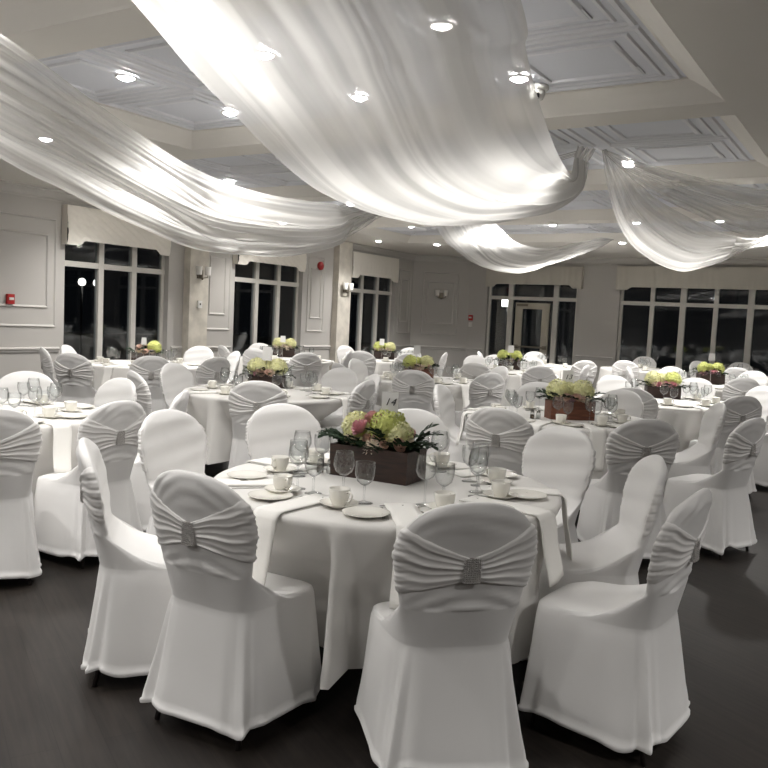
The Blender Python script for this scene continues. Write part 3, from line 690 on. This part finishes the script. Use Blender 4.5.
def rose(seed, r=.035, pointed=False):
    rnd = random.Random(seed); mb = MB(); rings_ = ((4, .25, 1.15, 0), (5, .45, 1.1, .02), (7, .70, .95, .1), (8, .92, .70, .22), (8, 1.02, .40, .5)) if not pointed else ((8, .35, .8, .2), (11, .65, .55, .6), (14, .95, .25, .9), (14, 1.2, -.02, 1.15))
    for n, rad, h, open_ in rings_:
        for k in range(n):
            a = 2*pi*k/n+rnd.uniform(-.15, .15)+rad*3; wd = (1.25 if not pointed else .5)*2*pi/n*.5+.12
            G = []
            for i in range(5):
                t = i/4; rr = r*rad*(.35+.65*t)*(1+.12*open_*t*t); z = r*(h*t*1.0-.25+.15*(1-rad)); ww = wd*(sin(pi*(.18+.62*t)) if not pointed else sin(pi*min(.97, .25+.72*t)))
                row = []
                for q in (-1, -.5, 0, .5, 1):
                    aa = a+ww*q; cup = -.10*r*q*q*(1-t*.3); R_ = rr+cup+(.10*r*open_ if i == 4 else 0); row.append((R_*cos(aa), R_*sin(aa), z+(.06*r*(1-q*q) if i == 4 else 0)))
                G.append(row)
            mb.rings(G, False)
    mb.lathe([(0, -.35*r), (.4*r, -.3*r), (.5*r, 0), (.28*r, .5*r), (0, .6*r)], 10); return mb
def sprig(seed, L_=.14, n=9, leafl=.05, leafw=.010, droop=.3):
    rnd = random.Random(seed); mb = MB(); P = [Vector((0, L_*t*.95, L_*(.75*t-droop*2.2*t*t))) for t in [k/8 for k in range(9)]]; mb.tube(P, .0012, 5)
    for k in range(n*2):
        t = .15+.85*(k//2)/n; i = t*8; p = P[int(min(i, 7))].lerp(P[min(int(i)+1, 8)], i-int(i)); s = 1 if k % 2 else -1
        d = Vector((s*rnd.uniform(.6, 1), rnd.uniform(.5, 1.), rnd.uniform(-.2, .5))).normalized(); sd = d.cross(Vector((0, 0, 1))).normalized(); l = leafl*rnd.uniform(.7, 1.1)
        G = []
        for j in range(5):
            tt = j/4; w = leafw*sin(pi*(.06+.9*tt)); c = p+d*l*tt+Vector((0, 0, -.15*l*tt*tt)); G.append([tuple(c-sd*w), tuple(c+Vector((0, 0, -.002))), tuple(c+sd*w)])
        mb.rings(G, False)
    return mb
MH = [bpy.data.meshes]
def mesh_of(mb, name, mt):
    o = mb.build(name, mt); me = o.data; bpy.data.objects.remove(o); return me
FM = {}
def fmesh(kind, col):
    if (kind, col) not in FM:
        mb = {'hydrangea': lambda: hydrangea(hash(col) % 7 if 0 else 3), 'rose': lambda: rose(5), 'dahlia': lambda: rose(6, .04, True), 'leaf_sprig': lambda: sprig(4), 'fern_sprig': lambda: sprig(9, .16, 14, .028, .004, .15), 'bud': lambda: rose(8, .020)}[kind]()
        FM[(kind, col)] = mesh_of(mb, kind, M[col])
    return FM[(kind, col)]
def part(me, name, parent, loc, dir_=(0, 0, 1), s=1., spin=0.):
    o = bpy.data.objects.new(name, me); C.objects.link(o); o.parent = parent
    q = Vector((0, 0, 1)).rotation_difference(Vector(dir_).normalized()); e = (q.to_matrix() @ Matrix.Rotation(spin, 3, 'Z')).to_euler()
    o.location = loc; o.rotation_euler = e; o.scale = (s, s, s); return o
def big_sprig(r, x, y, z, az, pitch, s):
    o = part(fmesh('leaf_sprig', 'leaf'), 'leaf_sprig', r, (x, y, z), (0, 0, 1), s); o.rotation_euler = (pitch, 0, az); return o
def planter(root, L_, Wd, H_, mt):
    b = MB(); t = .012
    b.box(-L_/2, -Wd/2, 0, L_/2, -Wd/2+t, H_); b.box(-L_/2, Wd/2-t, 0, L_/2, Wd/2, H_); b.box(-L_/2, -Wd/2+t, 0, -L_/2+t, Wd/2-t, H_); b.box(L_/2-t, -Wd/2+t, 0, L_/2, Wd/2-t, H_); b.box(-L_/2+t, -Wd/2+t, 0, L_/2-t, Wd/2-t, .01)
    b.build('wooden_box', mt, root, False)
    s = MB(); s.rings([[(q*(L_/2-t-.001), p*(Wd/2-t-.001), z) for q, p in ((-1, -1), (1, -1), (1, 1), (-1, 1))] for z in (.011, H_-.03)], True, False, True); s.build('foam', M['moss'], root, False)
def centrepiece(name, loc, rz, label, boxm, size, items, seed, nleaf=14, fern=False, L_=None):
    rnd = random.Random(seed); r = empty(name, loc, rz); Lx, Wy, Hz = size; planter(r, Lx, Wy, Hz, boxm)
    for kind, col, x, y, z, s in items:
        d = (x*2.2, y*2.2, .16); part(fmesh(kind, col), kind, r, (x, y, z), d, s, rnd.uniform(0, 6))
    for k in range(nleaf):
        a = 2*pi*k/nleaf+rnd.uniform(-.2, .2); x, y = Lx*.40*cos(a), Wy*.36*sin(a); kd = 'fern_sprig' if fern and k % 2 else 'leaf_sprig'
        o = part(fmesh(kd, 'fern' if kd == 'fern_sprig' else 'leaf'), kd, r, (x, y, Hz-.02), (0, 0, 1), rnd.uniform(.75, 1.1)); o.rotation_euler = (rnd.uniform(-.1, .5), rnd.uniform(-.3, .3), a-pi/2)
    for k in range(6):
        o = part(fmesh('leaf_sprig', 'leaf'), 'leaf_sprig', r, (rnd.uniform(-.4, .4)*Lx, rnd.uniform(-.3, .3)*Wy, Hz-.02), (0, 0, 1), rnd.uniform(.6, .9)); o.rotation_euler = (rnd.uniform(.5, 1.1), rnd.uniform(-.3, .3), rnd.uniform(0, 6.28))
    tag(r, label, 'flower arrangement', 'boxed flower centrepieces'); return r
def sign(loc, rz, txt, label, h=.11, w=.085):
    r = empty('table_number_card', loc, rz); b = MB(); t = .0015; lean = .22
    for s in (-1, 1):
        b.add([(-w/2, s*h*lean, 0), (w/2, s*h*lean, 0), (w/2, 0, h), (-w/2, 0, h), (-w/2, s*(h*lean-t), 0), (w/2, s*(h*lean-t), 0), (w/2, -s*t, h), (-w/2, -s*t, h)], [(0, 1, 2, 3), (4, 7, 6, 5), (0, 3, 7, 4), (1, 5, 6, 2), (0, 4, 5, 1), (2, 6, 7, 3)])
    b.build('card', M['card'], r, False)
    if txt:
        cu = bpy.data.curves.new('number', 'FONT'); cu.body = txt; cu.size = h*.5; cu.shear = .35; cu.extrude = .0004; cu.align_x = 'CENTER'; cu.align_y = 'CENTER'; cu.space_character = 1.1
        t_ = bpy.data.objects.new('number', cu); C.objects.link(t_); bpy.context.view_layer.update()
        me = bpy.data.meshes.new_from_object(t_.evaluated_get(bpy.context.evaluated_depsgraph_get())); bpy.data.objects.remove(t_)
        me.materials.clear(); me.materials.append(M['ink'])
        n = bpy.data.objects.new('number', me); C.objects.link(n); n.parent = r; n.location = (0, -h*lean*.62-.0012, h*.50); n.rotation_euler = (pi/2-atan(lean), 0, 0)
    tag(r, label, 'table number', 'table number cards'); return r

# ------------------------------------------------------------------ tables
# key: (table centre pixel at z=.76, description)
TZ = .76
TB = {'T1': (386, 483.5, 'the front table numbered 14'), 'T2': (560, 417, 'the right middle table numbered 13'), 'T3': (268, 392, 'the left middle table with ferns'),
      'T4': (-14, 412, 'the table at left frame edge'), 'T5': (144, 364, 'the table by nearest left window'), 'T6': (285, 359, 'the table by middle left window'),
      'T7': (386, 360, 'the table by corner-side left window'), 'T8': (428, 380, 'the table below the corner sconce'), 'T9': (505, 372, 'the table before the glazed door'),
      'T10': (663, 401, 'the right table with dark box'), 'T11': (712, 386, 'the table behind it at far right with the pink and green flowers'), 'T12': (545, 365.5, 'the farthest table by the door'),
      'T13': (643, 369.5, 'the farthest table under wide window'), 'T14': (748, 376.5, 'the farthest table at right edge')}
TB['T11'] = (712, 386, 'the far right pink-flowered table')
# chairs: (table, px, py of the top of the back at z=.95, [yaw override deg])
CHS = {
 'T1': [('A', 186, 471, 2), ('B', 477, 503, None), ('C', 702, 490, None), ('D', 660, 457, None), ('E', 568, 427, None), ('F', 413, 409, None), ('G', 281, 404, None), ('H', 165, 410, None), ('I', 84, 440, None)],
 'T2': [('', 497, 408, None), ('', 652, 420, None), ('', 500, 389, None), ('', 622, 390, None), ('', 757, 418, None), ('', 722, 403, None), ('', 427, 388, None)],
 'T3': [('', 258, 381, None), ('', 363, 379, None), ('', 172, 363, None), ('', 132, 371, None), ('', 360, 374, None), ],
 'T4': [('', 30, 372, None), ('', 118, 401, None), ('', 3, 408, None), ('', 118, 378, None), ('', 183, 391, None)],
 'T5': [('', 82, 346, None), ('', 70, 353, None), ('', 152, 356, None), ('', 44, 347, None), ('', 203, 346, None), ('', 218, 357, None)],
 'T6': [('', 250, 348, None), ('', 240, 346, None), ('', 323, 349, None), ('', 312, 354, None), ('', 215, 346, None)],
 'T7': [('', 350, 346, None), ('', 361, 351, None), ('', 440, 352, None)],
 'T8': [('', 413, 370, None), ('', 356, 359, None), ('', 337, 363, None), ('', 318, 361, None), ('', 491, 366, None), ('', 492, 373, None)],
 'T9': [('', 474, 363, None), ('', 480, 356, None), ('', 533, 358, None), ('', 541, 366, None), ('', 484, 349, None)],
 'T10': [('', 632, 388, None), ('', 745, 396, None), ('', 697, 378, None), ('', 618, 376, None)],
 'T11': [('', 745, 378, None), ('', 755, 371, None), ('', 628, 367, None)],
 'T12': [('', 533, 351, None), ('', 555, 352, None), ('', 597, 362, None)],
 'T13': [('', 645, 356.5, None), ('', 674, 357.5, None)],
 'T14': [('', 697, 361, None), ('', 737, 361, None)]}
FILL = {'T1': [], 'T2': [120], 'T3': [90, 130], 'T4': [-100, -170, 170], 'T5': [60], 'T6': [150], 'T7': [100, -40], 'T8': [], 'T9': [10, 150], 'T10': [0, 45, 165], 'T11': [0, 30, 130], 'T12': [-60, 200], 'T13': [-90], 'T14': [-90, -30]}
RMIN, RMAX = 1.0, 1.62
DW = [q+' o\'clock' for q in ('six', 'five', 'four', 'three', 'two', 'one', 'twelve', 'eleven', 'ten', 'nine', 'eight', 'seven')]   # six o'clock is nearest the camera
rnd = random.Random(11)
def angd(a, b): return abs((a-b+pi) % (2*pi)-pi)
TABLES = {}
chair_no = 0
for key, (px, py, desc) in TB.items():
    c = W(px, py, z=TZ); cx, cy = c.x, c.y; seats = []
    camaz = atan2(-cy, -cx)
    for name, x, y, yaw in CHS[key]:
        t = W(x, y, z=.95); dx, dy = t.x-cx, t.y-cy; r = hypot(dx, dy); az = atan2(dy, dx); r = min(RMAX, max(RMIN, r))
        seats.append([name, az, r, yaw])
    for azd in FILL[key]:
        az = radians(azd)
        if all(angd(az, s[1]) > radians(34) for s in seats): seats.append(['', az, 1.22, None])
    usedw = set(); chairs = []
    for s in seats:
        rel = (s[1]-camaz) % (2*pi); idx = round(rel/(2*pi)*12) % 12; k = 0
        while idx in usedw: k += 1; idx = (idx+(k if k % 2 else -k)) % 12
        usedw.add(idx); s.append(DW[idx])
        az, r = s[1], s[2]; tx, ty = cx+r*cos(az), cy+r*sin(az)
        face = radians(s[3])+pi/2 if s[3] is not None else az+pi
        ox, oy = tx+.30*cos(face), ty+.30*sin(face)
        chairs.append((ox, oy, face-pi/2, s)); 
    TABLES[key] = (cx, cy, desc, chairs)
# settle the chairs: no two closer than a chair's width
ITEMS = []
for key, (cx, cy, desc, chairs) in TABLES.items():
    for ch_ in chairs:
        if ch_[3][0] == '' and any(hypot(ch_[0]-q[0][0], ch_[1]-q[0][1]) < .36 for q in ITEMS): continue
        ITEMS.append([[ch_[0], ch_[1]], ch_[2], ch_[3], key])
for _ in range(60):
    for i in range(len(ITEMS)):
        p = ITEMS[i][0]
        for j in range(i+1, len(ITEMS)):
            q = ITEMS[j][0]; dx, dy = q[0]-p[0], q[1]-p[1]; d = hypot(dx, dy)
            dm_ = .57 if ITEMS[i][2][0] or ITEMS[j][2][0] else .60
            if d < dm_:
                wi, wj = (.15 if ITEMS[i][2][0] else 1), (.15 if ITEMS[j][2][0] else 1); k = (dm_-d)/d*.5; t = wi+wj
                p[0] -= dx*k*wi/t; p[1] -= dy*k*wi/t; q[0] += dx*k*wj/t; q[1] += dy*k*wj/t
        p[1] = min(p[1], YF-.42); p[0] = max(p[0], XL+.42)
        if not ITEMS[i][2][0]:
            for key, (cx, cy, desc, chairs) in TABLES.items():
                d = hypot(p[0]-cx, p[1]-cy); dm = .74 if key == ITEMS[i][3] else 1.12
                if d < dm: p[0] += (p[0]-cx)/d*(dm-d)*.6; p[1] += (p[1]-cy)/d*(dm-d)*.6
keep = []
for q in ITEMS:
    if q[2][0] or all(hypot(q[0][0]-p[0][0], q[0][1]-p[0][1]) > .5 for p in keep): keep.append(q)
ITEMS = keep
ALLC = [(q[0][0], q[0][1], q[1]) for q in ITEMS]
for (ox, oy), rz, s, key in ITEMS:
    desc = TABLES[key][2]
    tocam = Vector((-ox, -oy)).normalized(); fdir = Vector((-sin(rz), cos(rz))); dt = fdir.dot(tocam)
    view = 'front showing' if dt > .45 else ('sash showing' if dt < -.45 else 'seen sideways')
    inst(CH[chair_no % 3], (ox, oy, 0), rz, 'white chair, %s, %s place of %s' % (view, s[4], desc), 'chair', 'white covered banquet chairs'); chair_no += 1

def tablecloth(key, cx, cy, desc, chairs, seed):
    rnd = random.Random(seed); ph = [rnd.uniform(0, 6.28) for _ in range(5)]; N = 180; nf = 17; R = []
    lim = []
    for k in range(N):
        th = 2*pi*k/N; d = Vector((cos(th), sin(th))); best = 9.
        for (ox, oy, rz) in ALLC:
            if hypot(ox-cx, oy-cy) > 1.6: continue
            f = Vector((-sin(rz), cos(rz))); rr = Vector((cos(rz), sin(rz))); o = Vector((ox-cx, oy-cy))
            # ray vs the box  |x|<.27 , -.3<y<.27 in the chair frame
            lx0, lx1 = -o.dot(rr), d.dot(rr); ly0, ly1 = -o.dot(f), d.dot(f); t0, t1 = 0., 5.
            for p, v, a, b in ((lx0, lx1, -.285, .285), (ly0, ly1, -.3, .285)):
                if abs(v) < 1e-6:
                    if not a < p < b: t1 = -1
                else:
                    q0, q1 = (a-p)/v, (b-p)/v
                    if q0 > q1: q0, q1 = q1, q0
                    t0, t1 = max(t0, q0), min(t1, q1)
            if t1 > t0 and t0 < best: best = t0
        lim.append(max(.35, best-.012))
    # smooth limits outwards-safe
    sm = lim[:]
    for _ in range(3): sm = [min(sm[k], (sm[k-1]+sm[k]+sm[(k+1) % N])/3) for k in range(N)]
    prof = [(0, TZ+.001), (.35, TZ+.001), (.70, TZ+.001), (.752, TZ), (.765, TZ-.006), (.771, TZ-.018), (.774, TZ-.04), (.776, .68), (.779, .62), (.783, .56), (.788, .50), (.795, .42), (.803, .34), (.812, .26), (.822, .23), (.826, .19)]
    for r, z in prof:
        ring = []
        for k in range(N):
            th = 2*pi*k/N; f = 0
            if z < TZ-.03:
                g = (TZ-z)/TZ; w = .5+.5*cos(nf*th+ph[0]+1.2*sin(2*th+ph[1])); f = .075*g*(.25+.75*g)*(w**1.5)*(.55+.45*sin(5*th+ph[2]))+.008*g*sin(31*th+ph[4])+.012*g*sin(23*th+ph[3])-.01*g
            rr = r+f
            if z < .74: lm = sm[k] if z < .52 else sm[k]+(r-sm[k])*((z-.52)/.22)**.8 if sm[k] < r else 9; rr = min(rr, lm)
            ring.append((rr*cos(th), rr*sin(th), z+(.010*sin(4*th+ph[4]) if z < .20 else 0)))
        R.append(ring)
    mb = MB(); mb.rings(R, True); o = mb.build('tablecloth', M['cloth'], None, True, (cx, cy, 0))
    tag(o, 'round white tablecloth hanging in folds on '+desc, 'tablecloth', 'white round tablecloths')
    t = empty('banquet_table', (cx, cy, 0)); MB().lathe([(0, .725), (.745, .725), (.748, .73), (.748, .755), (.745, TZ-.002), (0, TZ-.002)], 48).build('tabletop', M['redwood'], t)
    for a in range(4):
        q = a*pi/2+.4; MB().tube([(.26*cos(q), .26*sin(q), .725), (.31*cos(q), .31*sin(q), 0)], .014).build('leg', M['leg'], t)
    tag(t, 'round folding table under the cloth of '+desc, 'table', 'round banquet tables')
ti = 0
for key, (cx, cy, desc, chairs) in TABLES.items():
    ti += 1; tablecloth(key, cx, cy, desc, chairs, 100+ti)
    dist = hypot(cx, cy); full = dist < 9.6; rnd = random.Random(50+ti)
    azs = sorted(s[1] for (_, _, _, s) in chairs)
    nm = {s[1]: s[4] for (_, _, _, s) in chairs}
    if key == 'T1':
        # napkin azimuths read off the table edge, one per chair
        spec = {'A': W(300, 503, z=TZ), 'B': W(405, 520, z=TZ), 'C': W(530, 512, z=TZ)}
        for (_, _, _, s) in chairs:
            if s[0] in spec: q = spec[s[0]]; nm[atan2(q.y-cy, q.x-cx)] = s[4]; nm.pop(s[1]); s.append(1)
        azs = sorted(nm)
    else: azs = sorted(nm)
    zt = TZ+.0012
    for n_, az in enumerate(azs):
        gap = min((azs[(n_+1) % len(azs)]-az) % (2*pi), (az-azs[n_-1]) % (2*pi)); cr = min(1., gap/radians(40))
        who = nm[az]; ca, sa = cos(az), sin(az); rot = az+pi/2   # local -y -> outwards
        def at(t, r, dz=0): # t to the guest's right, r from centre
            return (cx+ca*r-sa*t*-1*-1, cy+sa*r+ca*t*-1*-1, zt+dz)
        def P(t, r, dz=0):
            rx, ry = -sa, ca    # guest looks inward (-ca,-sa): right hand = (-sa... )
            return (cx+ca*r-sa*t, cy+sa*r+ca*t, zt+dz)
        j = lambda s_=.012: rnd.uniform(-s_, s_)
        inst(NK[n_ % 3], (cx, cy, TZ-.001), rot+j(.04), 'hanging cream napkin, %s place of %s' % (who, desc), 'napkin', 'folded napkins hanging over table edges')
        inst(PL, P(-.145*cr+j(), .60+j()), 0, 'round white side plate, %s place of %s' % (who, desc), 'plate', 'white side plates')
        cp = P(.165*cr+j(), .50+j())
        inst(SA, cp, 0, 'white saucer, %s place of %s' % (who, desc), 'saucer', 'white saucers')
        inst(CU, (cp[0], cp[1], cp[2]+.0066), az+pi/2+rnd.uniform(-.8, .8), 'white coffee cup, %s place of %s' % (who, desc), 'cup', 'white coffee cups')
        inst(WG, P(.10*cr+j(), .41+j()), rnd.uniform(0, 6), 'stemmed wine glass, %s place of %s' % (who, desc), 'glass', 'stemmed wine glasses')
        inst(GO, P(.19*cr+j(), .375+j()), rnd.uniform(0, 6), 'short water goblet, %s place of %s' % (who, desc), 'glass', 'water goblets')
        if full:
            inst(KN, P(.085*cr+j(.006), .63), rot+pi+j(.12), 'steel knife, %s place of %s' % (who, desc), 'knife', 'steel table knives')
            inst(FK, P(-.045*cr-.02+j(.006), .58), rot+pi+j(.15), 'steel fork, %s place of %s' % (who, desc), 'fork', 'steel table forks')
            inst(SP, P(.02+j(.006), .46), rot+pi+pi/2+j(.25), 'steel spoon, %s place of %s' % (who, desc), 'spoon', 'steel dessert spoons')

def tpos(key, x, y, z=TZ):
    p = W(x, y, z=z); return (p.x, p.y, TZ+.0015)
YAW = TH
# front arrangement, box turned about 45 degrees to the camera
c1 = TABLES['T1']; bx = W(377, 477, z=TZ)
fl = [('hydrangea', 'cream_green', -.13, .03, .215, 1.15), ('hydrangea', 'lime', .035, .02, .235, 1.3), ('hydrangea', 'cream_green', .10, .01, .205, 1.0), ('bud', 'ivory', -.09, -.07, .16, 1.), ('bud', 'peach', .07, -.08, .165, 1.), ('bud', 'ivory', .16, .0, .18, 1.), ('rose', 'pink', -.05, .03, .255, 1.25), ('rose', 'pink', -.066, -.055, .222, 1.25), ('rose', 'peach', -.035, -.045, .175, .75), ('rose', 'peach', .015, -.04, .185, .75),
      ('dahlia', 'ivory', .0, -.085, .158, .85), ('rose', 'peach', .135, -.06, .168, .9), ('rose', 'pink', .12, .07, .205, .9), ('rose', 'ivory', -.14, -.03, .165, .7), ('rose', 'mauve', .0, .08, .20, .9), ('hydrangea', 'lime', -.04, .08, .19, .8)]
centrepiece('flower_centrepiece', (bx.x, bx.y, TZ+.0015), YAW+radians(-28), 'lime hydrangea and pink rose arrangement in a dark walnut box on the front table', M['walnut'], (.40, .20, .145), fl, 3, 16)
fr = bpy.data.objects['flower_centrepiece']
for q in ((.15, .02, .13, -pi/2, .5, 1.25), (.16, -.02, .14, -pi/2-.4, .15, 1.2), (.16, .05, .14, -pi/2+.5, .8, 1.1), (-.16, .0, .13, pi/2, .2, 1.1), (-.14, -.05, .13, pi/2+.5, .35, .9), (.05, -.06, .15, pi, .6, 1.), (-.05, -.07, .15, pi-.3, .3, .8), (.10, -.07, .15, pi+.3, .2, .8)): big_sprig(fr, *q)
def generic(seed, cols, n=1.):
    r_ = random.Random(seed); it = [('hydrangea', cols[0], -.105, .0, .215, 1.42), ('hydrangea', cols[1], .10, .01, .215, 1.42), ('hydrangea', cols[0], .0, .05, .215, 1.05)]
    for k in range(11):
        a = k*2.4; it.append((r_.choice(['rose', 'rose', 'dahlia', 'bud']), r_.choice(cols[2:]), .17*cos(a)*r_.uniform(.3, 1), -.045-.055*abs(sin(a)), .165+r_.uniform(-.015, .015), r_.uniform(.7, .95)))
    return it
CP = [('T2', 569, 419, 'redwood', ('cream_green', 'cream_green', 'mauve', 'peach', 'ivory'), 'cream-green hydrangea arrangement in a reddish wooden box on the table with number 13', 2, False, (.36, .16, .15)),
      ('T3', 267, 387, 'walnut', ('cream_green', 'cream_green', 'peach', 'pink', 'ivory'), 'yellow-green hydrangea arrangement with fern sprigs spreading sideways, left of centre', 5, True, (.36, .16, .12)),
      ('T5', 146, 362, 'walnut', ('peach', 'lime', 'ivory', 'peach'), 'loose peach and green arrangement before the nearest left window', 7, False, (.34, .16, .12)),
      ('T6', 284, 357, 'walnut', ('cream_green', 'cream_green', 'ivory'), 'pale yellow hydrangea arrangement before the middle left window', 9, False, (.36, .16, .15)),
      ('T7', 384, 359, 'walnut', ('lime', 'cream_green', 'ivory'), 'two-headed lime hydrangea arrangement before the corner-side left window', 12, False, (.36, .16, .14)),
      ('T8', 418, 378, 'redwood', ('lime', 'cream_green', 'peach', 'ivory'), 'lime hydrangea and peach rose arrangement below the corner wall sconce', 15, False, (.36, .16, .12)),
      ('T9', 509, 370, 'walnut', ('lime', 'lime', 'mauve', 'leaf'), 'lime hydrangea arrangement with dark leaves before the glazed door', 18, False, (.34, .16, .15)),
      ('T10', 662, 398, 'walnut', ('cream_green', 'lime', 'pink', 'leaf'), 'low yellow-green and pink arrangement in a dark box on the right', 21, False, (.36, .16, .13)),
      ('T11', 710, 384, 'walnut', ('lime', 'lime', 'peach', 'pink', 'mauve'), 'pink and lime arrangement in a dark box at far right', 24, False, (.36, .16, .15))]
for key, x, y, bm_, cols, lab, sd, fern, size in CP:
    p = W(x, y, z=TZ); it = []
    for kd, col, a, b, z, s in generic(sd, cols):
        if kd == 'hydrangea' and col == 'peach': kd = 'dahlia'; s = 1.4
        if col == 'leaf': col = 'ivory'
        it.append((kd, col, a, b, z+size[2]-.145, s))
    centrepiece('flower_centrepiece', (p.x, p.y, TZ+.0015), YAW+random.Random(sd).uniform(-.15, .15), lab, M[bm_], size, it, sd, 16, fern)
# table number cards stand behind the flowers, on tall wire clips in the boxes
def clip_sign(x, y, z, depth_px, txt, label, h=.11, w=.085):
    p = W(x, y, z=z); r = sign((p.x, p.y, z-h/2), YAW-.05, txt, label, h, w)
    MB().tube([(0, 0, -(z-h/2-TZ-.002)), (0, 0, .01)], .0025, 6).build('clip_stem', M['steel'], r); return r
def card_at(key, px, py, toff, txt, label, h=.10, w=.08, back=.12):
    """card on a clip right behind the centrepiece; find the height that puts it at py"""
    cx, cy = TABLES[key][:2]; d = fw + rt*((px-384)/F) + up*((384-py)/F)
    base_ = Vector((cx, cy))-Vector((sin(TH), -cos(TH)))*0+Vector((-sin(TH), cos(TH)))*back
    # intersect the pixel ray with the vertical plane through base_, facing the camera
    n = Vector((-sin(TH), cos(TH))); t = base_.dot(n)/(d.x*n.x+d.y*n.y); p = Vector((0, 0, EYE))+d*t
    r = sign((p.x, p.y, p.z-h/2), YAW-.05, txt, label, h, w)
    MB().tube([(0, 0, -(p.z-h/2-TZ-.002)), (0, 0, .004)], .0025, 6).build('clip_stem', M['steel'], r); return r
card_at('T1', 390, 402, 0, '14', 'white tent card with number 14 behind the front flowers', .095, .075, .14)
card_at('T2', 568, 377, 0, '13', 'white card with number 13 between two hydrangea heads', .11, .085, .10)
card_at('T3', 267, 353.5, 0, '', 'small white card standing behind the fern-edged arrangement', .13, .085, .5)
card_at('T5', 144, 341, 0, '', 'small white card above the peach and green arrangement by the nearest left window', .09, .06, .1)
card_at('T6', 283, 339, 0, '', 'small white card above the pale yellow flowers by the middle left window', .10, .08, .1)
card_at('T7', 382, 342, 0, '', 'small white card above the two-headed lime hydrangeas', .11, .08, .1)
card_at('T8', 417, 350, 0, '', 'small white card between the hydrangeas below the corner wall sconce', .11, .085, .1)
card_at('T9', 511, 349, 0, '', 'small white card behind the lime flowers before the glazed door', .11, .085, .1)
card_at('T11', 712, 357, 0, '', 'small white card above the pink and lime flowers at far right', .10, .08, .1)
for key, sx, sy, px_, py_ in (('T1', 320, 473, 330, 474), ('T2', 532, 419, 538, 419), ('T3', 240, 390, 236, 391), ('T10', 628, 400, 634, 400)):
    d_ = TABLES[key][2]
    p = W(sx, sy, z=TZ); inst(PEP, (p.x, p.y, TZ+.0015), 0, 'dark pepper shaker with steel cap on '+d_, 'pepper shaker', 'pepper shakers')
    p = W(px_, py_, z=TZ); inst(SALT, (p.x, p.y, TZ+.0015), 0, 'pale salt shaker with steel cap on '+d_, 'salt shaker', 'salt shakers')

# ------------------------------------------------------------------ world, colour
w = bpy.data.worlds.new('night'); sc.world = w; w.use_nodes = True
w.node_tree.nodes['Background'].inputs[0].default_value = (.10, .11, .13, 1); w.node_tree.nodes['Background'].inputs[1].default_value = .03
sc.view_settings.view_transform = 'Standard'; sc.view_settings.look = 'None'; sc.view_settings.gamma = 1; sc.view_settings.use_curve_mapping = False
sc.view_settings.exposure = .20
sc.cycles.use_denoising = True
sc.cycles.max_bounces = 8; sc.cycles.transparent_max_bounces = 24; sc.cycles.diffuse_bounces = 5; sc.cycles.glossy_bounces = 4
sc.cycles.sample_clamp_indirect = 4; sc.cycles.caustics_reflective = False; sc.cycles.caustics_refractive = False
